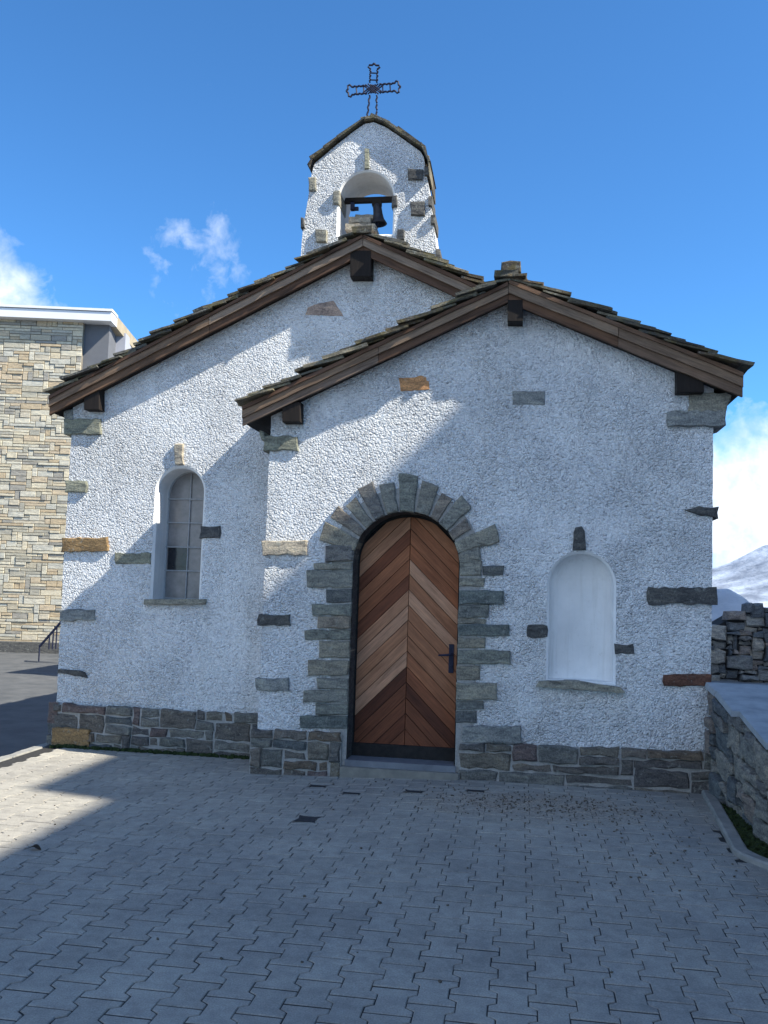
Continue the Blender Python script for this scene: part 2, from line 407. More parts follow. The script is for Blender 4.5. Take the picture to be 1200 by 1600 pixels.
gc=gable(cL,cR,W(75,640,YBc)[0],1.35,.165,.165)
ga=gable(aL,aR,W(378,640,YBa)[0],W(1162,600,YBa)[0],.15,.17)
def under(g,x): return g.bl(x) if x<g.xa else g.br(x)

def deck(g,Y0,Y1,parent,nm):
    """timber deck and rafters under the slabs"""
    mb=MB()
    zt=g.za+.5*(g.hl+g.hr)-.01
    poly=[(g.x0+.02,g.bl(g.x0)+.02),(g.xa,g.za+.03),(g.x1-.02,g.br(g.x1)+.02),(g.x1-.02,g.br(g.x1)+g.hr-.012),(g.xa,zt),(g.x0+.02,g.bl(g.x0)+g.hl-.012)]
    a=poly[:2]+[poly[4],poly[5]]; b=[poly[1],poly[2],poly[3],poly[4]]
    for q in (a,b): mb.prism(q,front(Y0+.03),-(Y1-Y0-.03),0,uvf2=lambda u,v:(u*2,v))
    return mb.build(nm,M_wooddk,parent)
def barge(g,Y0,parent,side,h,parts=3):
    mb=MB(); sg=-1 if side=='L' else 1
    m=g.ml if side=='L' else g.mr; ang=math.atan(m)
    f=g.bl if side=='L' else g.br
    xe=g.x0 if side=='L' else g.x1
    xa=g.xa
    def strip(lo,hi,yo,x0,x1,th=.035,m=0):
        k_=max(2,int((x1-x0)/.12)); w_=.0035
        p=[(lerp(x0,x1,i/k_),f(lerp(x0,x1,i/k_))+lo+R.uniform(-w_,w_)) for i in range(k_+1)]+[(lerp(x1,x0,i/k_),f(lerp(x1,x0,i/k_))+hi+R.uniform(-w_,w_)) for i in range(k_+1)]
        ca,sa=math.cos(ang),math.sin(ang)
        mb.prism(p,front(Y0),yo-th,yo,m=m,ch=0,uvf2=lambda u,v:(u*ca+v*sa, -u*sa+v*ca))
    xs=[xe, lerp(xe,xa,.52), xa]
    for i in range(2):
        a,b=sorted((xs[i]+(.0),xs[i+1]))
        strip(h*.42,h,.0,a+.002,b-.002,m=1)
        strip(0,h*.44,-.022,a+.002,b-.002,.03)
    # worn fillet along the top
    a,b=sorted((xe,xa)); strip(h-.028,h+.004,.014,a+.004,b-.004,.02)
    return mb.build('bargeboard',[M_wood,M_woodlt],parent)
def slabs(g,Y0,Y1,parent,nm,row=.135,ridge=True,over=.07):
    mb=MB()
    for side in (-1,1):
        m=g.ml if side<0 else g.mr; h=g.hl if side<0 else g.hr
        xe=g.x0 if side<0 else g.x1
        ang=math.atan(abs(m)); zt=g.za+.5*(g.hl+g.hr)
        L=abs(xe-g.xa)/math.cos(ang)+.035
        n=int(L/row)
        down=Vector((side*math.cos(ang),0,-math.sin(ang))); nor=Vector((side*math.sin(ang),0,math.cos(ang)))
        org=Vector((g.xa,0,(g.bl(g.xa) if side<0 else g.br(g.xa))+h))
        for k in range(n,-1,-1):
            y=Y0-R.uniform(-.02,over)
            while y<Y1:
                w=R.uniform(.16,.5); th=R.uniform(.015,.034)
                s1=min(L+R.uniform(-.02,.03),(k+1)*row*(L/(n*row+row))+R.uniform(-.045,.045)); s0=s1-row*R.uniform(2.3,3.0)
                s0=max(s0,-.02 if k else -.01)
                y1=min(y+w,Y1)
                hh=R.uniform(.0,.018)
                lift=.036+th*.7
                P=[]
                e=[(s0,y),(s1,y),(s1,y1),(s0,y1)]
                # irregular outline
                pts=[]
                for i in range(4):
                    a=e[i]; b=e[(i+1)%4]
                    for t in (0,.33,.66):
                        pts.append((lerp(a[0],b[0],t)+R.uniform(-.014,.014),lerp(a[1],b[1],t)+R.uniform(-.012,.012)))
                def fr(s,yy,d):
                    tt=(s-s0)/(s1-s0+1e-6); q=org+down*s+nor*(hh+lift*tt+d); q.y=yy; return q
                npt=len(pts)
                cxs=sum(p[0] for p in pts)/npt; cys=sum(p[1] for p in pts)/npt
                vs=[fr(p[0],p[1],0) for p in pts]+[fr(p[0],p[1],th*R.uniform(.75,1)) for p in pts]+[fr(cxs+(p[0]-cxs)*.9,cys+(p[1]-cys)*.92,th) for p in pts]
                fs=[(r*npt+i,r*npt+(i+1)%npt,(r+1)*npt+(i+1)%npt,(r+1)*npt+i) for r in (0,1) for i in range(npt)]
                fs+=[tuple(2*npt+i for i in range(npt)),tuple(range(npt))]
                mb.mesh(vs,fs)
                y=y1+R.uniform(.002,.01)
    if ridge:
        y=Y0-.04
        while y<Y1:
            w=R.uniform(.25,.45); z=max(g.za+g.hl,g.za+g.hr)+R.uniform(.03,.05)
            mb.box((g.xa+R.uniform(-.02,.02),y+w/2,z),(R.uniform(.14,.19),w,R.uniform(.03,.05)),ry=R.uniform(-.08,.08),jit=.012)
            y+=w+.01
    return mb.build(nm,M_slab,parent)

YCend=15.5; YAend=10.4
nr=slabs(gc,YBc,YCend,ch,'nave_roof'); nr['label']='long left-hand roof of brown and grey stone slabs under the bell gable'
deck(gc,YBc,YCend,nr,'roof_deck')
pr=slabs(ga,YBa,YAend,ch,'porch_roof',.135); pr['label']='lower roof of stacked stone slabs over the door wing'
deck(ga,YBa,YAend,pr,'roof_deck')
for g,Y0,par in ((gc,YBc,nr),(ga,YBa,pr)):
    barge(g,Y0,par,'L',g.hl)
    barge(g,Y0,par,'R',g.hr)
# ridge block of the porch roof
mb=MB(); q=W(799,425,YBa+.25)
mb.stone([(q[0]-.085,q[1]-.06),(q[0]+.085,q[1]-.06),(q[0]+.075,q[1]+.03),(q[0]-.08,q[1]+.022)],front(YBa+.35),0,.28,jit=.008)
mb.build('ridge_stone',M_slab,pr)
# purlin ends
def purlin(px0,py0,px1,py1,Yf,Yb,par):
    mb=MB(); r=rect(px0,py0,px1,py1,Yf)
    mb.prism(r,front(Yf),-(Yb-Yf),0,ch=.004,uvf2=lambda u,v:(v,u)); mb.build('purlin_end',M_wooddk,par)
purlin(547,391,580,432,YBc+.02,YC+.3,nr); purlin(131,606,155,640,YBc+.04,YC+.3,nr)
purlin(441,628,469,659,YBa+.04,YA+.3,pr); purlin(793,468,817,502,YBa+.02,YA+.3,pr)
purlin(1058,575,1100,613,YBa+.05,YA+.3,pr)

# --- nave front wall
xl,xr=-4.155,1.2
EAV=W(100,655,YC)
nave_out=outline([(xl+.02,0),(-1.6,0),(-1.6,.02),(xr,0.0),(xr,under(gc,xr)+.05),(gc.xa,gc.za+.06),(-3.9,gc.bl(-3.9)+.05),(xl-.0,gc.bl(xl)+.05),(xl,1.6)])
wx0=W(242,840,YC)[0]; wx1=W(314,840,YC)[0]; wz0=W(275,937,YC)[1]; wzt=W(281,731,YC)[1]
win=arch(wx0,wx1,wz0,wzt-(wx1-wx0)/2,wzt)
winc=[(p[0],p[1]) for p in offset(win,.022)]
def solid(mb,outer,Yf,Yb,m=0):
    n=len(outer)
    vs=[(p[0],Yf,p[1]) for p in outer]+[(p[0],Yb,p[1]) for p in outer]
    mb.mesh(vs,[(k,(k+1)%n,n+(k+1)%n,n+k) for k in range(n)],m)
mb=MB()
wall_front(mb,nave_out,[winc],YC)
solid(mb,nave_out,YC,YC+.45)
# side and rear walls of the nave
for X in (xl,xr):
    mb.face([(X,YC+.4,-.6),(X,YCend-.3,-.6),(X,YCend-.3,under(gc,X)+.05),(X,YC+.4,under(gc,X)+.05)])
mb.face([(xl,YCend-.3,-.6),(xr,YCend-.3,-.6),(xr,YCend-.3,under(gc,xr)),(gc.xa,YCend-.3,gc.za),(xl,YCend-.3,under(gc,xl))])
nw=mb.build('nave_wall',M_rough,ch)
# window reveal
mb=MB()
ring(mb,winc,win,YC,YC+.022); DW=.32
ring(mb,win,win,YC+.022,YC+DW)
mb.build('window_reveal',M_plas,nw)
# leaded window
wf=MB(); Yw=YC+DW-.05
glass=[win[i] for i in range(len(win))]
wfr=offset(win,-.012)
ring(wf,win,wfr,Yw-.0,Yw-.0); ring(wf,wfr,wfr,Yw,Yw+.02)
def came(mb,a,b,w=.007):
    mb.tube([a,b],w,6)
def wz(py): return W(285,py,Yw)[1]
xm=W(294,850,Yw)[0]
rows=[wz(930),wz(892),wz(855),wz(817),wz(780)]
for z in rows[1:]: came(wf,(wx0,Yw-.004,z),(wx1,Yw-.004,z))
came(wf,(xm,Yw-.002,rows[0]-.03),(xm,Yw-.002,wzt-.02),.006)
wo=wf.build('window',M_came,ch,'tall round arched leaded window with two columns of panes')
mb=MB()
mb.face([(p[0],Yw+.012,p[1]) for p in wfr]); mb.build('pane',M_glass,wo)
mb=MB(); mb.face([(wx0+.02,Yw+.008,rows[1]+.006),(xm-.007,Yw+.008,rows[1]+.006),(xm-.007,Yw+.008,rows[2]-.006),(wx0+.02,Yw+.008,rows[2]-.006)])
mb.build('pane',M_glassdk,wo,'missing or dark pane')
mb=MB(); s=rect(225,936,321,945,YC-.03); mb.stone(s,front(YC),-.33,.045,jit=.003,rough=.002); mb.build('sill',M_stone,wo)

# --- porch (door wing) wall
axl,axr=-2.065,1.43
dx0=W(547,1000,YA)[0]; dx1=W(716,1000,YA)[0]; dzt=W(638,799,YA)[1]; dzs=dzt-(dx1-dx0)/2*.95
door_o=arch(dx0,dx1,0.0,dzs,dzt,22)
nx0=W(858,950,YA)[0]; nx1=W(959,950,YA)[0]; nz0=W(905,1064,YA)[1]; nzt=W(908,865,YA)[1]
nich=arch(nx0,nx1,nz0,nzt-(nx1-nx0)/2,nzt,18)
nichc=offset(nich,.018)
# the door opening is open to the ground: run the outline round it
por_pts=[(axl-.0,-.02),(dx0,-.02)]+[(p[0],p[1]) for p in reversed(door_o[2:])]+[(dx1,-.02),(axr-.01,-.02),(axr+.02,under(ga,axr)+.06),(ga.xa,ga.za+.06),(axl,under(ga,axl)+.06)]
out=[]
for i in range(len(por_pts)):
    out+=edgepts(por_pts[i],por_pts[(i+1)%len(por_pts)],.08,.003)
mb=MB(); wall_front(mb,out,[nichc],YA); solid(mb,out,YA,YA+.4)
for X in (axl,axr):
    mb.face([(X,YA+.35,-.3),(X,YAend-.2,-.3),(X,YAend-.2,under(ga,X)+.05),(X,YA+.35,under(ga,X)+.05)])
mb.face([(axr,YAend-.2,-.3),(.9,YAend-.2,-.3),(.9,YAend-.2,under(ga,.9)),(axr,YAend-.2,under(ga,axr))])
pw=mb.build('porch_wall',M_rough,ch)
# niche: concave back with quarter-sphere head
mb=MB(); ring(mb,nichc,nich,YA,YA+.018)
cx=(nx0+nx1)/2; a=(nx1-nx0)/2; zs=nzt-a; dep=.17; NN=16
cols=[]
for i in range(NN+1):
    t=math.pi*i/NN; x=-math.cos(t); y=math.sin(t)**.8*dep
    c=[(cx+a*x,YA+.018+y,nz0),(cx+a*x,YA+.018+y,zs)]
    cols.append(c)
for i in range(NN):
    mb.face([cols[i][0],cols[i+1][0],cols[i+1][1],cols[i][1]])
# head
K=10; grid=[]
for j in range(K+1):
    ph=math.pi/2*j/K; rowp=[]
    for i in range(NN+1):
        t=math.pi*i/NN; x=-math.cos(t); y=math.sin(t)**.8*dep
        rowp.append((cx+a*x*math.cos(ph) ,YA+.018+y*math.cos(ph), zs+a*math.sin(ph)*1.0))
    grid.append(rowp)
for j in range(K):
    for i in range(NN): mb.face([grid[j][i],grid[j][i+1],grid[j+1][i+1],grid[j+1][i]])
mb.face([(c[0][0],c[0][1],nz0) for c in cols])
no=mb.build('niche',M_plas,ch,'empty smooth white arched niche right of the door')
for p in no.data.polygons: p.use_smooth=True
mb=MB(); p=[W(838,1073,YA-.05),W(978,1083,YA-.05),W(970,1074,YA-.05),W(900,1064,YA-.05),W(842,1064,YA-.05)]
mb.stone(p,front(YA),-.06,.06,jit=.003,rough=.003,ch=.006); mb.build('sill',M_stone,no)

# --- single stones set in the plaster
def inset(px,Y,mat,out_=.022,jit=.009,back=.05,name='inset_stone',lab=None,par=ch,ch_=.008):
    mb=MB()
    poly=rect(*px,Y) if not isinstance(px[0],tuple) else [W(a,b,Y) for a,b in px]
    mb.stone(poly,front(Y),-back,out_*.8,jit=jit,ch=ch_,seg=.04)
    return mb.build(name,mat,par,lab)
inset((100,655,158,679),YC,M_olive,.03,lab='olive stone slab at the top left corner',back=.4)
inset((101,640,114,657),YC,M_grey,.02,back=.4)
inset((103,752,137,769),YC,M_olive,.025,back=.3)
inset((98,840,170,862),YC,M_ochre,.03,back=.3,lab='long ochre brown stone')
inset((180,864,237,881),YC,M_olive,.015)
inset((313,823,345,840),YC,M_dark,.02)
inset((95,952,149,970),YC,M_grey,.03,back=.3)
inset([(90,1051),(138,1058),(134,1049),(112,1046),(90,1045)],YC,M_dark,.02,back=.3)
inset((274,694,288,726),YC,M_beige,.035,name='keystone')
inset([(476,492),(539,495),(521,469),(498,474),(480,481)],YC,M_rose,.006,jit=.004,lab='flat rose coloured triangular stone')
inset((413,682,466,704),YA,M_olive,.03,back=.3)
inset([(405,673),(412,676),(418,690),(410,688)],YA,M_olive,.03,back=.3)
inset((410,846,481,867),YA,M_beige,.03,back=.3,lab='pale beige layered stone')
inset((404,960,454,977),YA,M_dark,.03,back=.3)
inset((400,1060,451,1079),YA,M_grey,.03,back=.3)
inset([(622,590),(626,612),(672,609),(672,586),(657,586),(648,589)],YA,M_orange,.006,jit=.003,lab='flat bright orange stone')
inset((800,611,852,633),YA,M_grey,.006,jit=.002,lab='flat neat grey rectangular stone')
inset([(895,860),(915,860),(914,830),(909,823),(899,824),(896,832)],YA,M_dark,.03,name='keystone',jit=.003)
inset((824,977,857,996),YA,M_dark,.015)
inset((961,1007,990,1021),YA,M_dark,.015)
inset([(1070,797),(1085,804),(1121,810),(1121,793),(1090,790)],YA,M_dark,.03,back=.3)
inset((1012,918,1119,944),YA,M_dark,.035,back=.3,lab='long dark stone at the right corner')
inset((1036,1054,1110,1072),YA,M_red,.03,back=.3,lab='dark red stone near the right foot')
inset((1042,643,1133,667),YA,M_grey,.05,back=.3,lab='grey bracket slab under the right eave')
inset([(1076,643),(1133,643),(1143,616),(1076,613)],YA,M_stone,.03,back=.35,lab='stepped corbel stone under the right eave')

# --- plinths
def plinth(quad,Y,out_,cw,chh,sizes,nm,gap=.0075):
    """quad in world: x0,x1, lower z0, upper z at both ends"""
    x0,x1,z0,zl,zr=quad; mb=MB(); bk=MB()
    for (a,b,c,d) in ashlar(0,1,0,1,cw/(x1-x0),chh/(max(zl,zr)-z0),sizes):
        f=lambda u,v:(lerp(x0,x1,u), z0+(lerp(zl,zr,u)-z0)*v)
        p=[f(a,b),f(c,b),f(c,d),f(a,d)]
        p=[(p[0][0]+gap,p[0][1]+gap),(p[1][0]-gap,p[1][1]+gap),(p[2][0]-gap,p[2][1]-gap+R.uniform(-.006,.01)),(p[3][0]+gap,p[3][1]-gap+R.uniform(-.006,.01))]
        mb.stone(p,front(Y),-.05,out_+R.uniform(-.008,.016),ch=.012,jit=.009,rough=.008)
    o=mb.build(nm,M_plinth,ch)
    bk.prism([(x0,z0),(x1,z0),(x1,zr-.01),(x0,zl-.01)],front(Y),-.04,out_-.014,ch=0)
    bk.build('mortar_bed',M_mortar,o)
    return o
SZ=[(2,1),(3,1),(4,1),(3,2),(2,1),(5,1),(1,1),(1,2),(4,2)]
zl=W(90,1097,YC)[1]; zr=W(400,1115,YC)[1]
plinth((W(84,1130,YC)[0],axl+.03,-.12,zl,zr),YC,.045,.085,.085,SZ,'plinth')
zA=W(402,1137,YA)[1]
plinth((axl-.045,dx0-.035,-.1,zA,zA+.0),YA,.05,.09,.075,[(2,1),(3,2),(4,2),(2,2),(3,1),(5,1),(1,2)],'plinth')
zB=W(760,1150,YA)[1]; zB2=W(1100,1172,YA)[1]
plinth((dx1+.03,axr+.04,-.06,zB-.05,zB2),YA,.05,.10,.068,[(3,1),(4,2),(2,1),(3,2),(5,2),(4,1),(6,2),(2,2),(5,1),(1,2)],'plinth')
inset((722,1134,815,1160),YA,M_grey,.05,jit=.008)
inset([(84,1164),(143,1167),(143,1138),(86,1135)],YC-.02,M_ochre,.06,jit=.008,lab='ochre stone at the foot of the left corner')
# return of the plinth round the left corner of the nave
mb=MB()
for (a,b,c,d) in ashlar(YC-.04,YC+5,-.55,zl,.1,.09,SZ):
    mb.stone([(a+.005,b+.005),(c-.005,b+.005),(c-.005,d-.005),(a+.005,d-.005)],lambda u,v,dd:(xl-dd,u,v),-.05,.04+R.uniform(-.01,.015),ch=.012,jit=.006)
mb.build('plinth',M_plinth,ch)

# --- door surround
ds=MB()
def Z4(x,y): return (440+x/2.857,700+y/2.857)
Ls=[(200,436,312,508),(145,513,308,541),(115,546,304,622),(200,630,302,690),(138,697,297,746),(163,751,293,805),(105,812,292,856),(170,861,290,936),(120,944,286,1012),(160,1028,282,1076),(100,1081,280,1133),(155,1140,278,1190),(85,1194,275,1250)]
Rs=[(800,435,885,500),(801,506,893,572),(896,524,992,568),(801,579,905,617),(800,636,992,697),(799,701,925,757),(798,763,912,785),(798,788,1020,838),(797,845,912,892),(797,903,1020,962),(796,970,885,1035),(796,1048,960,1122),(795,1130,900,1166),(794,1175,868,1228)]
# fill to the reveal edges in the world
def zrect(q,side):
    x0,y0=Z4(q[0],q[1]); x1,y1=Z4(q[2],q[3]); r=rect(x0,y0,x1,y1,YA)
    if side=='L': r=[r[0],(max(r[1][0],dx0+.004),r[1][1]),(max(r[2][0],dx0+.004),r[2][1]),r[3]]; r[1]=(dx0+.004,r[1][1]); r[2]=(dx0+.004,r[2][1])
    elif q[0]<890: r[0]=(dx1-.004,r[0][1]); r[3]=(dx1-.004,r[3][1])
    return r
for q in Ls: ds.stone(zrect(q,'L'),front(YA),-.3,.028+R.uniform(-.008,.012),ch=.01,jit=.006,rough=.006)
for q in Rs: ds.stone(zrect(q,'R'),front(YA),-.3,.028+R.uniform(-.008,.012),ch=.01,jit=.006,rough=.006)
acx=(dx0+dx1)/2; acz=dzs; ar=(dx1-dx0)/2-.004
def vous(a0,a1,rout,skew=0):
    k=1/2.857*5.07e-3; ro=rout*k*1.0
    ps=[]
    for a,r in ((a0,ar),(a1,ar),(a1-skew,ro),(a0+skew,ro)):
        t=math.radians(a); ps.append((acx+math.sin(t)*r, acz+math.cos(t)*r*(.97 if r==ar else 1)))
    return ps
V=[(-8,8,.74),(-22,-9,.68),(-37,-23,.725),(-50,-38.5,.685),(-62,-51,.73),(-79,-63.5,.76),(9,24,.69),(25,36,.645),(37,50.5,.72),(51.5,63,.60),(64,78,.80),(-90,-80,.63),(79,90,.61)]
for a0,a1,ro in V:
    ps=[]
    for a,r in ((a0+.6,ar),(a1-.6,ar),((a0+a1)/2+(a1-a0)*.40,ro*.965+R.uniform(-.012,.012)),((a0+a1)/2-(a1-a0)*.40,ro*.965+R.uniform(-.012,.012))):
        t=math.radians(a); ps.append((acx+math.sin(t)*r, acz+math.cos(t)*r*(.955 if r==ar else 1)))
    ds.stone(ps,front(YA),-.3,.03+R.uniform(-.008,.014),ch=.01,jit=.006,rough=.006)
do=ds.build('door_surround',M_stone,ch,'grey stone blocks of uneven length round the arched door')
mb=MB()
# mortar behind the surround stones
inn=[(dx0+.002,.0)]+[(acx+math.sin(math.radians(a))*(ar+.002),acz+math.cos(math.radians(a))*(ar+.002)*.955) for a in range(-90,91,6)]+[(dx1-.002,0.)]
outr=[(dx0-.13,.0)]+[(acx+math.sin(math.radians(a))*(.60),acz+math.cos(math.radians(a))*.60) for a in range(-90,91,6)]+[(dx1+.10,0.)]
n=len(inn)
for k in range(n-1):
    mb.prism([inn[k],inn[k+1],outr[k+1],outr[k]],front(YA),-.03,.009)
mb.build('mortar_bed',M_mortar,do)
mb=MB(); inl=[(dx0+.009,.14)]+[(acx+math.sin(math.radians(a))*(ar-.005),acz+math.cos(math.radians(a))*(ar-.005)*.955) for a in range(-90,91,6)]+[(dx1-.009,.14)]
ring(mb,inl,inl,YA-.002,YA+.3); mb.build('jamb_lining',M_dark,do)

# --- door
Yd=YA+.22
dw=MB()
D=arch(dx0-.01,dx1+.01,.14,dzs,dzt-.0,22)
def clip(poly,cl):
    out=poly; n=len(cl)
    for i in range(n):
        a=cl[i]; b=cl[(i+1)%n]; ex,ey=b[0]-a[0],b[1]-a[1]
        if abs(ex)+abs(ey)<1e-9: continue
        inp=out; out=[]
        if not inp: return []
        for j in range(len(inp)):
            p=inp[j]; q=inp[(j+1)%len(inp)]
            sp=ex*(p[1]-a[1])-ey*(p[0]-a[0]); sq=ex*(q[1]-a[1])-ey*(q[0]-a[0])
            if sp>=0: out.append(p)
            if (sp>=0)!=(sq>=0):
                t=sp/(sp-sq); out.append((p[0]+(q[0]-p[0])*t,p[1]+(q[1]-p[1])*t))
    return out
FR=.03
Din=offset(D,-FR)
mb=MB(); ring(mb,D,Din,Yd-.02,Yd-.02); ring(mb,Din,Din,Yd-.02,Yd+.05)
xm=(dx0+dx1)/2+.004; pitch=.125; z=-.5; hw=(dx1-dx0)/2
xmz=lambda z: xm
while z<dzt+.05:
    for sgn in (-1,1):
        g_=.0028
        pl=[(xm+sgn*.0015,z+g_),(xm+sgn*.0015,z+pitch-g_),(xm+sgn*.6,z+pitch-g_-.6),(xm+sgn*.6,z+g_-.6)]
        if sgn>0: pl=pl[::-1]
        c=clip(pl,Din)
        c=[c[i] for i in range(len(c)) if math.hypot(c[i][0]-c[i-1][0],c[i][1]-c[i-1][1])>1e-4]
        if len(c)>=3:
            ar_=abs(sum(c[i-1][0]*c[i][1]-c[i][0]*c[i-1][1] for i in range(len(c))))/2
            if ar_>2e-4:
                s2=math.sqrt(.5); off=R.uniform(0,9)
                uv=(lambda u,v,s=sgn,o=off:((u-s*v)*s2+o,(u*s+v)*s2))
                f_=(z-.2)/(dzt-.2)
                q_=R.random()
                mi=(2 if q_<.8 else 1) if f_<.18 else (0 if q_<.55 else 2 if q_<.85 else 1) if f_<.36 else (1 if q_<.85 else 0) if f_<.68 else (0 if q_<.85 else 1)  # plank tone picked by height: mostly brown low, palest mid, red above
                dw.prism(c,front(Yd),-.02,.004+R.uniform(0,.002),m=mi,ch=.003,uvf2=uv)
    z+=pitch
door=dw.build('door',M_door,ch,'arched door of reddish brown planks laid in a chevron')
mb.build('frame',M_doorframe,door)
mb=MB(); mb.face([(p[0],Yd+.021,p[1]) for p in D]); mb.build('backing_board',M_doorframe,door)
mb=MB(); q0=W(548,1180,Yd)[1]
mb.box(((dx0+dx1)/2,Yd-.02,.20),(dx1-dx0,.03,.10)); mb.build('kick_board',M_doorframe,door)
mb=MB(); hp=W(709,1030,Yd); hx=hp[0]-.02
mb.prism([(hx-.02,hp[1]-.11),(hx+.02,hp[1]-.11),(hx+.02,hp[1]+.12),(hx-.02,hp[1]+.12)],front(Yd-.01),-.01,.006,ch=.003)
mb.tube([(hx,Yd-.02,hp[1]+.04),(hx,Yd-.06,hp[1]+.04),(hx-.03,Yd-.065,hp[1]+.035),(hx-.10,Yd-.06,hp[1]+.03)],[.009,.009,.009,.007],8)
mb.tube([(hx,Yd-.01,hp[1]-.06),(hx,Yd-.03,hp[1]-.06)],.012,8)
mb.build('handle',M_iron,door)
mb=MB(); mb.box(((dx0+dx1)/2,YA+.12,.125),(dx1-dx0+.01,.30,.05),jit=.002); mb.build('threshold',M_slate,ch,'blue grey slate threshold of the door')
mb=MB(); zz=gz(acx,YA-.05)
mb.box((acx+.0,YA+.05,.045+.01),(dx1-dx0+.06,.26,.10),jit=.003); mb.build('step',M_step,ch,'low sandy concrete step below the threshold')

# --- bell gable
YB=8.02; TB=.5
bl=[(470,402),(472,372),(478,330),(484,290),(491,256)]
br=[(684,402),(680,368),(674,322),(668,280),(662,245)]
top=[(662,245),(657,237),(624,213),(603,199),(584,191),(569,194),(534,220),(491,256)]
po=[W(470,430,YB)]+[W(*p,YB) for p in [(687,430)]]+[W(*p,YB) for p in br]+[W(*p,YB) for p in top[1:-1]]+[W(*p,YB) for p in reversed(bl)]
bx0=W(529,330,YB)[0]; bx1=W(614,330,YB)[0]; bzt=W(574,268,YB)[1]; bz0=W(574,366,YB)[1]
bh=arch(bx0,bx1,bz0,bzt-(bx1-bx0)/2,bzt,18); bhc=offset(bh,.015)
oo=outline(po,.1,.006)
mb=MB(); wall_front(mb,oo,[bhc],YB); wall_front(mb,oo,[bhc],YB+TB); solid(mb,oo,YB,YB+TB)
bg=mb.build('bell_gable',M_rough,ch,'tapering white bell gable with an arched opening on the ridge')
mb=MB(); ring(mb,bhc,bh,YB,YB+.015); ring(mb,bh,bh,YB+.015,YB+TB-.015); ring(mb,bh,bhc,YB+TB-.015,YB+TB)
mb.build('opening_reveal',M_plas,bg)
# capping slabs on the bell gable
mb=MB(); tp=[W(*p,YB) for p in [(487,258),(491,251),(534,216),(569,190),(585,187),(604,195),(624,209),(659,233),(668,252),(670,276)]]
for i in range(len(tp)-1):
    a=Vector(tp[i]); b=Vector(tp[i+1]); L=(b-a).length; k=max(1,int(L/.16))
    for j in range(k):
        p=a.lerp(b,j/k); q=a.lerp(b,(j+1)/k); d=(q-p).normalized(); nn=Vector((-d.y,d.x)); 
        for yy in range(2):
            th=R.uniform(.014,.026); e=R.uniform(.015,.045)
            pp=[p-d*e+nn*.0,q+d*e+nn*.0,q+d*e+nn*th,p-d*e+nn*(th+.01)]
            y0=YB-.045-R.uniform(0,.02)+yy*(TB/2+.05)
            mb.prism([(t.x+R.uniform(-.008,.008),t.y+R.uniform(-.006,.006)) for t in pp],front(y0),-(TB/2+.04),0,ch=.004)
mb.build('roof',M_slab,bg)
for px,mt in [((638,266,661,282),M_dark),((642,316,664,338),M_dark),((521,300,531,320),M_stone),((613,307,621,324),M_dark),((494,360,512,380),M_stone),((621,359,632,376),M_dark),((483,279,494,299),M_stone),((470,341,476,357),M_dark),((664,262,671,276),M_dark),((669,308,676,324),M_dark),((673,337,680,352),M_dark),((681,390,689,404),M_dark)]:
    mb=MB(); mb.stone(rect(*px,YB),front(YB),-.3,.03,jit=.005,ch=.008); mb.build('inset_stone',mt,bg)
mb=MB(); mb.stone(rect(570,233,577,265,YB),front(YB),-.05,.02,jit=.004,ch=.006); mb.build('keystone',M_olive,bg)
mb=MB()
for (x0,y0,x1,y1,yy) in ((541,352,588,362,.12),(545,342,580,352,.2),(556,338,586,345,.3)):
    mb.stone(rect(x0,y0,x1,y1,YB+yy),front(YB+yy),-.2,.05,jit=.006)
mb.build('ledge_stone',M_beige,bg)
# wrought iron cross on top
mb=MB(); YX=YB+.18
def X(px,py): return W3(px,py,YX)
r=.0098
def wav(a,b,n=10,amp=.005):
    A=X(*a); B=X(*b); out=[]
    for i in range(n+1):
        q=A.lerp(B,i/n); s=amp*math.sin(i*2.2); d=(B-A).normalized()
        out.append(q+Vector((-d.z,0,d.x))*s)
    return out
cx_,cy_=583,139
def arm(dx,dy,L,halfw=6):
    # dx,dy unit in pixels; two rails and an ogee tip
    nx,ny=-dy,dx
    s=10
    for sg in (-1,1):
        mb.tube(wav((cx_+dx*s+nx*halfw*sg,cy_+dy*s+ny*halfw*sg),(cx_+dx*(L-9)+nx*halfw*sg,cy_+dy*(L-9)+ny*halfw*sg)),r,6)
        tip=[(L-9,halfw),(L-6,halfw+3.5),(L-3,halfw+2),(L-3,halfw*.55),(L,0)]
        mb.tube([X(cx_+dx*a+nx*b*sg,cy_+dy*a+ny*b*sg) for a,b in tip],r,6)
    for a in (0.35,.62):
        mb.tube([X(cx_+dx*L*a+nx*halfw,cy_+dy*L*a+ny*halfw),X(cx_+dx*L*a-nx*halfw,cy_+dy*L*a-ny*halfw)],r*.7,5)
ux,uy=math.cos(ROLL*2.6),-math.sin(ROLL*2.6)
arm(ux,uy,43); arm(-ux,-uy,42); arm(.04,-1,40,5.5)
for sg in (-1,1):
    mb.tube(wav((583+5.5*sg,149),(581+7.5*sg,186)),r,6)
for i in range(-2,3):
    mb.tube([X(cx_+i*4-8,cy_+8-abs(i)*1),X(cx_+i*4+8,cy_-8+abs(i))],r*.75,5)
    mb.tube([X(cx_+i*4-8,cy_-8+abs(i)),X(cx_+i*4+8,cy_+8-abs(i))],r*.75,5)
mb.build('cross',M_iron,bg,'open work wrought iron cross on the bell gable')

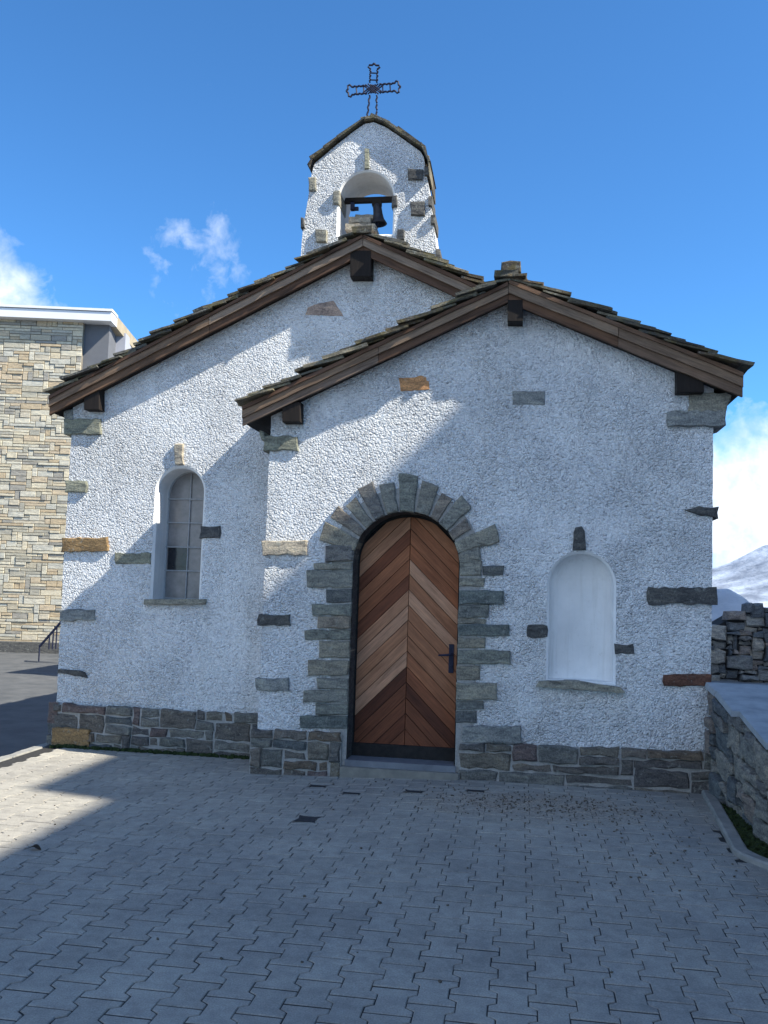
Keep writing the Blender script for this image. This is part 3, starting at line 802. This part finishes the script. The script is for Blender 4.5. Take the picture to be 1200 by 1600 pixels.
# bell: hangs in the opening
YL=YB+.22
b0=W(589,318,YL); bell=thing('bell','dark bronze bell hanging in the arched opening of the bell gable','bell',(b0[0],YL,b0[1]))
mb=MB(); prof=[(.0,.0),(.028,-.003),(.041,-.03),(.046,-.11),(.055,-.16),(.072,-.195),(.08,-.21),(.07,-.21),(.042,-.12),(.0,-.10)]
N=20; vs=[]; tilt=Matrix.Rotation(math.radians(-7),3,'Y')
for rr,zz in prof:
    for k in range(N): vs.append(Vector((b0[0],YL,b0[1]))+tilt@Vector((rr*math.cos(2*math.pi*k/N),rr*math.sin(2*math.pi*k/N),zz)))
fs=[(i*N+k,i*N+(k+1)%N,(i+1)*N+(k+1)%N,(i+1)*N+k) for i in range(len(prof)-1) for k in range(N)]
mb.mesh(vs,fs); bo=mb.build('bell_body',M_bell,bell)
for p in bo.data.polygons: p.use_smooth=True
mb=MB(); mb.tube([(b0[0],YL,b0[1]-.1),(b0[0]+.005,YL,b0[1]-.22)],.007,6); mb.tube([(b0[0]+.005,YL,b0[1]-.2),(b0[0]+.006,YL,b0[1]-.23)],.016,8)
mb.build('clapper',M_iron,bell)
mb=MB(); c=W(578,313,YL); mb.box((c[0],YL,c[1]+.0),(bx1-bx0+.04,.05,.045)); mb.box((b0[0],YL,b0[1]+.005),(.09,.06,.06)); mb.build('yoke',M_wooddk,bell)
mb=MB(); q=W(551,322,YL); mb.box((q[0],YL,q[1]),(.035,.05,.085)); mb.box((q[0]+.03,YL+.02,q[1]-.02),(.05,.03,.03)); mb.build('bracket',M_iron,bell)

# ================================================================== FORECOURT PAVING
PW,PL,PA=.146,.212,.0155
XL0,XR0,YF0,YF1=-4.16,1.95,-1.6,YC+.02
darks=[(467,1276,.85),(506,1226,.35),(548,1236,.3),(660,1233,.4),(742,1240,.3),(55,1328,.0)]
dk=[(G(a,b,gz(*G(a,b)))+(s,)) for a,b,s in darks if s>0]
pv=MB(); jn=.0027; nd=set()
kerb_px=[(1088,1226),(1106,1262),(1128,1300),(1150,1336),(1172,1356),(1200,1370)]
def kerb_x(y):
    if y>5.55: return 1.23+(y-5.55)*.075
    return 1.23+min(.7,(5.55-y)**1.5*1.1)
i0=int(XL0/PW)-1; i1=int(XR0/PW)+2; j0=int(YF0/PL)-1; j1=int(YF1/PL)+2
for i in range(i0,i1):
    for j in range(j0,j1):
        x=i*PW; y=j*PL+(i&1)*PL*.5
        yc=y+PL/2
        if x-PW/2-PA<XL0 or x>kerb_x(yc)+.045: continue
        if y<YF0 or y>YF1: continue
        # keep out from beneath the walls
        if x>axl+.02 and y>YA-.02: continue
        a=PA-jn; w=PW/2
        jv=.0058; a=PA-jn*.75; side=[(a,jv),(a,.188*PL),(-PA-jn*.75,.287*PL),(-PA-jn*.75,.713*PL),(a,.812*PL),(a,PL-jv)]
        P=[(w+s,t) for s,t in side]+[(-w-s,t) for s,t in reversed(side)]
        tiltx=R.uniform(-.004,.004); tilty=R.uniform(-.004,.004); dz=R.uniform(-.0008,.0008)
        m=0; drop=0; sc_=1
        for (qx,qy,s) in dk:
            if abs(x-qx)<PW/2 and abs(yc-qy)<PL/2 and (qx,qy) not in nd: m=1; sc_=s; nd.add((qx,qy))
        jx,jy,ja=R.uniform(-.0012,.0012),R.uniform(-.0015,.0015),R.uniform(-.006,.006)
        def pt(p,ins,d):
            u=p[0]-math.copysign(ins,p[0]); v=p[1]-PL/2; v=v-math.copysign(ins,v) if abs(v)>.45*PL else v
            u2=u-v*ja+jx; v2=v+u*ja+jy
            X_=x+u2; Y_=yc+v2
            return (X_,Y_,gz(X_,Y_)+dz+u*tiltx+v*tilty+d)
        n=len(P)
        r0=[pt(p,0,-.03) for p in P]; r1=[pt(p,0,-.003) for p in P]; r2=[pt(p,.003,0) for p in P]
        pv.mesh(r0+r1+r2,[(k,(k+1)%n,n+(k+1)%n,n+k) for k in range(n)]+[(n+k,n+(k+1)%n,2*n+(k+1)%n,2*n+k) for k in range(n)]+[tuple(2*n+k for k in range(n))],0)
        if m and sc_>0:
            hw_=PW/2*.98; hl=PL*.5*sc_
            q=[(-hw_-.012,-hl),(-hw_*.6,-hl*.7),(hw_*.6,-hl*.7),(hw_,-hl*.9),(hw_*.75,0),(hw_+.012,hl),(hw_*.5,hl*.75),(-hw_*.5,hl*.75),(-hw_,hl),(-hw_*.8,0)]
            pv.face([(x+u,yc+v,gz(x,yc)+.0035) for u,v in q],m=1)
pvo=pv.build('paving',[M_pav,M_gap],None,None,'structure')
# bedding under the pavers
bd=MB(); nx_,ny_=36,40
gv=[]; gf=[]
for j in range(ny_+1):
    for i in range(nx_+1):
        X_=lerp(XL0,2.3,i/nx_); Y_=lerp(YF0,YF1,j/ny_); gv.append((X_,Y_,gz(X_,Y_)-.0042))
for j in range(ny_):
    for i in range(nx_):
        a=j*(nx_+1)+i; gf.append((a,a+1,a+nx_+2,a+nx_+1))
bd.mesh(gv,gf)
bd.build('paving_bed',M_joint,None,None,'structure')
# edge strip at the left side of the forecourt and its retaining face
mb=MB()
y=YF0
while y<YF1:
    w=R.uniform(.22,.5); mb.stone([(y+.004,-.02),(y+w-.004,-.02),(y+w-.004,.07),(y+.004,.07)],lambda u,v,d:(XL0-.09+v+.0, u, -.05+d),-.03,.052,jit=.008,rough=.002,ch=.01); y+=w
eo=mb.build('edge_kerb',M_conc,None,None,'structure')
mb=MB(); mb.box((XL0-.02,(YF0+YF1)/2-.0,-.32),(.10,YF1-YF0,.58)); mb.build('edge_wall',M_conc,None,None,'structure')

# curved concrete kerb, right
kb=MB(); ky=[7.04,6.7,6.3,5.9,5.5,5.2,4.95,4.75,4.6]
kk=[]
y=7.04
pts=[]
while y>4.62: pts.append((kerb_x(y)+.05,y)); y-=.06
def swept(mb,pts,w,h,z0,jit=.002):
    vs=[]; n=len(pts)
    for i,p in enumerate(pts):
        a=pts[max(0,i-1)]; b=pts[min(n-1,i+1)]; d=Vector((b[0]-a[0],b[1]-a[1])).normalized(); nn=Vector((-d.y,d.x))
        z=gz(*p)
        for s,hh in ((-w/2,z0),(-w/2,h-.012),(-w/2+.012,h),(w/2-.012,h),(w/2,h-.012),(w/2,z0)):
            vs.append((p[0]+nn.x*s+R.uniform(-jit,jit),p[1]+nn.y*s,z+hh+(R.uniform(-jit,jit) if hh>0 else 0)))
    fs=[(i*6+k,i*6+(k+1)%6,(i+1)*6+(k+1)%6,(i+1)*6+k) for i in range(n-1) for k in range(6)]+[tuple(range(6)),tuple((n-1)*6+k for k in range(6))]
    mb.mesh(vs,fs)
swept(kb,pts,.085,.035,-.08); kb.build('kerb',M_conc,None,None,'structure')

# ================================================================== PARAPET WALL, right
par=thing('parapet_wall','low rubble stone wall with a pale flat coping, running off the chapel corner','wall',(1.7,5,0))
def ptop(y): return lerp(.84,.63,(7.05-y)/1.45) if y>5.0 else lerp(.84,.63,2.05/1.45)
PX=1.475
def PXf(y): return 1.385+.055*(7.06-y)
mb=MB(); y0,y1=2.2,7.06
for (a,b,c,d) in ashlar(y0,y1,0,1,.085,.11,[(2,1),(3,1),(2,2),(3,2),(1,1),(4,2),(2,1)]):
    f=lambda u,v:(u,-.05+(ptop(u)+.0)*v+.05*v)
    p=[f(a,b),f(c,b),f(c,d),f(a,d)]; cxp=sum(t[0] for t in p)/4; czp=sum(t[1] for t in p)/4
    p=[(cxp+(t[0]-cxp)*.93,czp+(t[1]-czp)*.9) for t in p]
    mb.stone(p,lambda u,v,dd:(PXf(u)+.07-v*.06-dd,u,v),-.06,.04+R.uniform(-.02,.03),ch=.016,jit=.014,rough=.014,seg=.05)
so=mb.build('stone_face',M_parapet,par)
mb=MB(); n=20
for k in range(n):
    ya=lerp(y0,y1,k/n); yb=lerp(y0,y1,(k+1)/n)
    mb.prism([(ya,-.6),(yb,-.6),(yb,ptop(yb)-.0),(ya,ptop(ya)-.0)],lambda u,v,dd:(PXf(u)+.075-v*.06-dd,u,v),-.5,0)
mb.build('core',M_mortar,par)
mb=MB(); y=y0
while y<y1:
    w=R.uniform(.5,.9); w=min(w,y1-y)
    z0,z1=ptop(y),ptop(y+w)
    v=[]
    xs=(PXf(y+w/2)-.01,PX+.50)
    for zz in (0.002,.04):
        v+=[(xs[0]+R.uniform(-.01,.01)+zz*.2,y+.003,z0+zz),(xs[1],y+.003,z0+zz),(xs[1],y+w-.003,z1+zz),(xs[0]+R.uniform(-.01,.01)+zz*.2,y+w-.003,z1+zz)]
    mb.mesh(v,[(0,1,2,3),(4,5,6,7),(0,1,5,4),(1,2,6,5),(2,3,7,6),(3,0,4,7)])
    y+=w
mb.build('coping',M_coping,par)
# moss between kerb and wall
mb=MB()
for k in range(1500):
    y=R.uniform(4.3,7.0); x0=kerb_x(y)+.10; x1=PXf(y)+.08
    if x1<=x0+.01: continue
    x=R.uniform(x0,x1); s=R.uniform(.012,.035)*(1 if y<6.6 else .6); z=gz(x,y)-.004
    mb.box((x,y,z+s*.35),(s,s,s*.9),rz=R.uniform(0,3),rx=R.uniform(-.6,.6),ry=R.uniform(-.6,.6),jit=s*.25)
mb.build('moss',M_moss,None,None,'stuff')
mb=MB()
for k in range(420):
    y=YC-.06-abs(R.gauss(0,.02)); x=R.uniform(-4.12,-2.15); s=R.uniform(.01,.03)
    mb.box((x,y,s*.3),(s,s,s),rz=R.uniform(0,3),rx=R.uniform(-.6,.6),jit=s*.25)
mb.build('moss',M_moss,None,None,'stuff')
# loose grit
mb=MB()
for k in range(520):
    if k<330: x=R.gauss(.15,.45); y=R.gauss(6.4,.2)
    elif k<430: x=R.uniform(.3,1.2); y=R.uniform(4.8,6.9)
    else: x=R.uniform(-4,1.2); y=R.uniform(3.5,7)
    if y>6.98 or x>1.2 or x<-4.1: continue
    s=R.uniform(.004,.010); mb.box((x,y,gz(x,y)+s*.35),(s*1.3,s,s*.8),rz=R.uniform(0,3),jit=s*.2)
mb.build('grit',m_plain('grit_stone',(.05,.04,.035),(.2,.17,.13),40),None,None,'stuff')
# dead leaf
lx,ly=G(55,1328)
lf=MB(); vs=[]; N=9
for i in range(N):
    t=i/(N-1); w=.022*math.sin(math.pi*t)**.7+.001
    for s in (-1,0,1): vs.append((lx-.035+.07*t,ly+s*w,.008+.012*abs(s)*math.sin(math.pi*t)+.006*math.sin(5*t)))
lf.mesh(vs,[(i*3+k,i*3+k+1,i*3+k+4,i*3+k+3) for i in range(N-1) for k in (0,1)])
lf.tube([(lx-.035,ly,.008),(lx-.06,ly-.008,.006)],.0015,5)
tag(lf.build('dead_leaf',m_plain('dry_leaf',(.03,.02,.012),(.06,.04,.025),60)),'small dark dead leaf at the edge of the sunlit paving','leaf')

# ================================================================== ROAD, GROUND, DISTANCE
mb=MB(); mb.face([(-40,-12,-.5),(XL0-.05,-12,-.5),(XL0-.05,27,-.5),(-40,27,-.5)]); mb.build('road',M_asph,None,None,'structure')
mb=MB(); v=[];f=[]; NG=60
def terr(x,y):
    r=math.hypot(x,y); z=-.58
    if r>60: z-= (min(r,400)-60)*.03
    if r>60: z+=3*math.sin(x*.013+1)*math.sin(y*.017)*min(1,(r-60)/120)
    return z
rad=[0,8,16,30,50,80,130,220,400,700,1200,2200,4000]
N=48
for r_ in rad:
    for k in range(N):
        a=2*math.pi*k/N; v.append((r_*math.cos(a),8+r_*math.sin(a),terr(r_*math.cos(a),r_*math.sin(a))))
for i in range(len(rad)-1):
    for k in range(N): f.append((i*N+k,i*N+(k+1)%N,(i+1)*N+(k+1)%N,(i+1)*N+k))
mb.mesh(v,f); mb.build('ground',M_earth,None,None,'structure')
mb=MB(); mb.box((8.6,12.5,-.17),(13.4,10.4,.78)); mb.build('terrace',M_earth,None,None,'structure')

# rubble wall behind, right
rw=thing('rubble_wall','rough grey boulder wall behind the parapet, topped with old snow','wall',(8,15,.2))
mb=MB()
def rtop(x):
    return 1.42-.30*sm((W(1168,950,15)[0]-x)/.42)+.03*math.sin(x*4)
for (a,b,c,d) in ashlar(2.2,12,.18,1.46,.095,.075,[(2,1),(3,2),(2,2),(1,1),(3,1),(4,3)]):
    if (b+d)/2>rtop((a+c)/2): continue
    mb.stone([(a+.006,b+.006),(c-.006,b+.006),(c-.006,d-.006),(a+.006,d-.006)],front(15),-.3,R.uniform(.0,.12),ch=.03,jit=.025,rough=.03,seg=.1)
mb.build('boulder_face',M_rubble,rw)
mb=MB(); 
for k in range(24):
    x0=2.2+9.8*k/24; x1=2.2+9.8*(k+1)/24
    mb.prism([(x0,.1),(x1,.1),(x1,rtop(x1)-.09),(x0,rtop(x0)-.09)],front(15),-.8,-.03)
mb.build('core',m_plain('dark_crevice',(.02,.022,.025),(.05,.05,.05),9),rw)
# snow bank behind the rubble wall
mb=MB(); v=[];f=[]; A,B=30,14
for j in range(B+1):
    for i in range(A+1):
        x=lerp(2.2,9,i/A); y=lerp(15.8,19,j/B)
        e=math.sin(math.pi*j/B)**.6; z=.3+e*(.95*math.exp(-((x-W(1128,930,17.4)[0])/.85)**2)+.42+.05*math.sin(x*5+y*3))
        v.append((x,y,z))
for j in range(B):
    for i in range(A): a=j*(A+1)+i; f.append((a,a+1,a+A+2,a+A+1))
mb.mesh(v,f); so=mb.build('snow_bank',M_snow,None,None,'structure')
for p in so.data.polygons: p.use_smooth=True

# mountains
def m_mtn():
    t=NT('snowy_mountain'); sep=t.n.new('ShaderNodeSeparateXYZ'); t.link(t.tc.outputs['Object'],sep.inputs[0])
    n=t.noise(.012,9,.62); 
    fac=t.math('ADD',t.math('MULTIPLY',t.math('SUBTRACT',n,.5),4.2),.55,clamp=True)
    c=t.mix(fac,(.16,.19,.25,1),(.42,.48,.58,1))  # distance haze put into the rock and snow colours as a blue cast
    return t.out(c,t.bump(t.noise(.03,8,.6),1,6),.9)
M_mtn=m_mtn()
def ridge(name,Yb,x0,x1,prof,dep,seed,nx=90,ny=16):
    rr=random.Random(seed); mb=MB(); v=[];f=[]
    ph=[rr.uniform(0,6) for _ in range(8)]
    for j in range(ny+1):
        t=j/ny
        for i in range(nx+1):
            x=lerp(x0,x1,i/nx); e=1-abs(t-.5)*2
            w=sum(math.sin(x/(dep*.5)*k*2.1+ph[k]+t*3*k)*.5/k for k in (1,2,3,5,7))
            h=prof(x)*(e**.8)*(1+.18*w*e)
            v.append((x,Yb+t*dep,-12+h+e*w*8))
    for j in range(ny):
        for i in range(nx): a=j*(nx+1)+i; f.append((a,a+1,a+nx+2,a+nx+1))
    mb.mesh(v,f); o=mb.build(name,M_mtn,None,None,'structure')
    for p in o.data.polygons: p.use_smooth=True
    return o
ridge('mountain',1500,-2600,3200,lambda x: 55+85*sm((x-330)/260)+70*math.exp(-((x+900)/500)**2)+60*math.exp(-((x-1500)/400)**2),900,3)

# ================================================================== STONE CLAD BUILDING, left
RZ=math.radians(11)
org=Vector((-12.75,24,0))
def L2(u,v,d=0):       # local frame of the building: u along front, d outward
    return (org.x+u*math.cos(RZ)+d*math.sin(RZ), org.y+u*math.sin(RZ)-d*math.cos(RZ), v)
lb=thing('stone_clad_building','modern building clad in pale tan stone with a flat white edged roof','building',(-16,24,-.5))
mb=MB()
for (a,b,c,d) in ashlar(-12,0,-.35,8.98,.15,.085,[(2,1),(3,1),(4,1),(5,1),(3,2),(2,2),(1,2),(1,3),(6,1),(4,2),(2,1),(3,1)]):
    g_=.008
    mb.prism([(a+g_,b+g_),(c-g_,b+g_),(c-g_,d-g_),(a+g_,d-g_)],L2,-.05,.012+R.uniform(0,.03),ch=.006)
mb.build('stone_cladding',M_tan,lb)
mb=MB(); mb.prism([(-12,-.5),(0,-.5),(0,8.97),(-12,8.97)],L2,-12,0); mb.build('wall',M_tanmortar,lb)
mb=MB(); mb.prism([(0,-.5),(.72,-.5),(.72,8.97),(0,8.97)],L2,-12,-.12); mb.build('wall',M_greyr,lb,'dark grey rendered end strip')
mb=MB(); mb.prism([(.72,-.5),(1.0,-.5),(1.0,8.97),(.72,8.97)],L2,-12,-.9); mb.build('wall',M_lilac,lb,'pale grey rendered end strip')
mb=MB(); e=.88
mb.prism([(-12.5,8.97),(e,8.97),(e,9.23),(-12.5,9.23)],L2,-.3,.32); mb.prism([(-12.5,9.25),(e+.02,9.25),(e+.02,9.32),(-12.5,9.32)],L2,-.3,.355)
fo=mb.build('fascia',M_white,lb)
mb=MB()
def slope(u,v,d):
    p=L2(u,v,d); return p
v=[L2(-12.5,8.95,-.3),L2(e,8.95,-.3),L2(e+1.3,7.2,-12.2),L2(-12.5,7.2,-12.2),L2(-12.5,9.30,-.3),L2(e,9.30,-.3),L2(e+1.3,7.65,-12.2),L2(-12.5,7.65,-12.2)]
mb.mesh(v,[(0,1,2,3),(4,5,6,7),(0,1,5,4),(1,2,6,5),(2,3,7,6),(3,0,4,7)])
mb.build('roof',M_soffit,lb)
mb=MB(); mb.prism([(-12,-.5),(1,-.5),(1,-.36),(-12,-.36)],L2,-.2,.10); mb.build('plinth',M_dark,lb)
# planting strip / low kerb before the building
mb=MB(); mb.prism([(-14,-.5),(3,-.5),(3,-.22),(-14,-.22)],L2,1.2,1.5); mb.build('road_kerb',M_dark,None,None,'structure')
# stair railing by the chapel corner
rl=thing('stair_railing','thin dark metal stair railing in front of the stone clad wall','railing',(-10,20,-.5))
mb=MB(); YR=20
a=W3(62,1010,YR); b=W3(97,970,YR); c=a.lerp(b,2.2)
mb.tube([a,b,c],.03,6); mb.build('handrail',M_iron,rl)
for t in (.0,.45,.62,.78,1.0,1.4,1.8,2.2):
    q=a.lerp(b,t); mb=MB(); mb.tube([q,(q.x,q.y,max(-.5,a.z-.05)+ (0 if t>.2 else -.3))],.018,5); mb.build('post',M_iron,rl)

# ================================================================== NEIGHBOUR WHOSE ROOF SHADES THE FORECOURT
SLP=1.02
hb=thing('tall_building','tall plain rendered building across the forecourt, out of the picture to the right','building',(13,3,0))
def vol(x0,x1,ya,yb,z): 
    mb=MB(); mb.box(((x0+x1)/2,(ya+yb)/2,(z-1.5)/2),(x1-x0,yb-ya,z+1.5)); return mb
XB=9.0
ZF=SLP*(XB+3.45); ZN=SLP*(XB+2.79); YJ=5.96-(XB+2.9)/4.3
vol(XB+.03,XB+9,YJ+.0,19.5,ZF-.25).build('wall',M_render,hb)
vol(XB+.03,XB+9,-9,YJ-.003,ZN-.25).build('wall',M_render,hb)
mb=MB(); mb.box((XB+4.7,(YJ+19.7)/2,ZF-.12),(9.4,19.7-YJ,.24)); mb.box((XB+4.7,(YJ-9.2)/2,ZN-.12),(9.4,YJ+9.2,.24)); mb.build('roof',M_sheet,hb)
for fl in range(3):
    for k in range(6):
        y=-7+k*3.3; mb=MB(); mb.box((XB+.02,y,2.4+fl*3.1),(.08,1.1,1.4)); w_=mb.build('window',M_white,hb)
        mb=MB(); mb.box((XB-.03,y,2.4+fl*3.1),(.02,.96,1.26)); mb.build('pane',M_glassdk,w_)

rbld=thing('road_shade_house','plain pale house added unseen behind the chapel to shade the road','house',(-2,20,-.5))  # added volume, hidden by the chapel, that casts shade on the road
mb=MB(); mb.box((-2.0,20.4,2.25),(6.0,8.0,5.5)); mb.build('wall',M_render,rbld)
mb=MB(); mb.box((-2.0,20.4,5.08),(6.2,8.2,.16)); mb.build('roof',M_sheet,rbld)
# ================================================================== CAMERA
cam=bpy.data.cameras.new('Camera'); co=bpy.data.objects.new('Camera',cam); col.objects.link(co)
cam.sensor_fit='VERTICAL'; cam.sensor_height=36; cam.lens=36*F_PX/1600; cam.clip_end=9000; cam.clip_start=.05
# roll: the picture content is turned clockwise, so the camera is turned anticlockwise
r2=RT*math.cos(ROLL)+UP*math.sin(ROLL); u2=-RT*math.sin(ROLL)+UP*math.cos(ROLL)
M=Matrix((r2,u2,-FW)).transposed().to_4x4(); M.translation=Vector((0,0,EYE)); co.matrix_world=M
sc.camera=co

# ================================================================== LIGHT
SD=Vector((4.3,-1,4.3*SLP)).normalized()
sun=bpy.data.lights.new('Sun','SUN'); sun.energy=5; sun.angle=math.radians(.53); sun.color=(1,.94,.80)
s_=bpy.data.objects.new('Sun',sun); col.objects.link(s_); s_.rotation_euler=(-SD).to_track_quat('-Z','Y').to_euler(); s_.location=SD*60
wd=bpy.data.worlds.new('World'); sc.world=wd; wd.use_nodes=True; nt=wd.node_tree; N_=nt.nodes; bgn=N_['Background']
sky=N_.new('ShaderNodeTexSky'); sky.sky_type='NISHITA'; sky.sun_disc=False
sky.sun_elevation=math.asin(SD.z); sky.sun_rotation=math.atan2(SD.x,SD.y); sky.altitude=2400; sky.air_density=1.0; sky.dust_density=.3; sky.ozone_density=2.2
tc=N_.new('ShaderNodeTexCoord')
def mth(op,a,b=None,clamp=False):
    m=N_.new('ShaderNodeMath'); m.operation=op; m.use_clamp=clamp
    for i,v in enumerate((a,b)):
        if v is None: continue
        if hasattr(v,'is_linked'): nt.links.new(v,m.inputs[i])
        else: m.inputs[i].default_value=v
    return m.outputs[0]
def nz(scale,det=7,ro=.6,dist=0):
    n=N_.new('ShaderNodeTexNoise'); n.inputs['Scale'].default_value=scale; n.inputs['Detail'].default_value=det; n.inputs['Roughness'].default_value=ro; n.inputs['Distortion'].default_value=dist
    nt.links.new(tc.outputs['Generated'],n.inputs['Vector']); return n.outputs['Fac']
def blob(px,py,rad_px,gain):
    d=ray(px,py).normalized(); vm=N_.new('ShaderNodeVectorMath'); vm.operation='DOT_PRODUCT'
    nt.links.new(tc.outputs['Generated'],vm.inputs[0]); vm.inputs[1].default_value=d
    r=rad_px/F_PX; k=1/(1-math.cos(r))
    # 1 at the middle, 0 at radius r
    return mth('MULTIPLY',mth('SUBTRACT',1,mth('MULTIPLY',mth('SUBTRACT',1,vm.outputs['Value']),k),clamp=True),gain)
n1=mth('ADD',mth('MULTIPLY',nz(9,8,.55,.2),.55),mth('MULTIPLY',nz(38,7,.6,.3),.45))
def blobd(d,ang,gain):
    d=Vector(d).normalized(); vm=N_.new('ShaderNodeVectorMath'); vm.operation='DOT_PRODUCT'
    nt.links.new(tc.outputs['Generated'],vm.inputs[0]); vm.inputs[1].default_value=d
    k=1/(1-math.cos(math.radians(ang)))
    return mth('MULTIPLY',mth('SUBTRACT',1,mth('MULTIPLY',mth('SUBTRACT',1,vm.outputs['Value']),k),clamp=True),gain)
n2=nz(26,6,.6)
body=None
for b_ in [(10,480,120,.95),(-90,470,170,1.2),(350,368,62,.62),(290,380,60,.55),(310,450,130,.52),(1215,810,195,1.7),(1330,880,260,1.9),(1150,905,70,.9),(1700,700,350,1.6),(-700,500,350,1.3),(-350,560,200,1.0),(2600,400,700,1.5),(-1500,200,700,1.4)]:
    v=blob(*b_); body=v if body is None else mth('MAXIMUM',body,v)
for b_ in [((-.2,-1,.45),40,1.4),((-1,-.5,.35),26,1.3)]: body=mth('MAXIMUM',body,blobd(*b_))  # added unseen clouds behind the camera, they lift and whiten the ambient light
dens=mth('MULTIPLY',mth('ADD',mth('SUBTRACT',body,.42),mth('MULTIPLY',mth('SUBTRACT',n1,.5),2.6)),1.15,clamp=True)
mx=N_.new('ShaderNodeMix'); mx.data_type='RGBA'; mx.blend_type='MULTIPLY'; mx.inputs[0].default_value=1
nt.links.new(sky.outputs[0],mx.inputs[6]); mx.inputs[7].default_value=(.50,.97,1.28,1)
cr=N_.new('ShaderNodeValToRGB'); cr.color_ramp.elements[0].position=.35; cr.color_ramp.elements[0].color=(3.7,4.5,5.9,1); cr.color_ramp.elements[1].position=.62; cr.color_ramp.elements[1].color=(6.6,6.9,7.4,1)
nt.links.new(n2,cr.inputs[0])
m2=N_.new('ShaderNodeMix'); m2.data_type='RGBA'; nt.links.new(mth('MULTIPLY',dens,.9),m2.inputs[0]); nt.links.new(mx.outputs[2],m2.inputs[6]); nt.links.new(cr.outputs[0],m2.inputs[7])
nt.links.new(m2.outputs[2],bgn.inputs['Color']); bgn.inputs['Strength'].default_value=.11
vs_=sc.view_settings; sc.display_settings.display_device='sRGB'; vs_.view_transform='Standard'; vs_.look='None'; vs_.gamma=1; vs_.exposure=.92
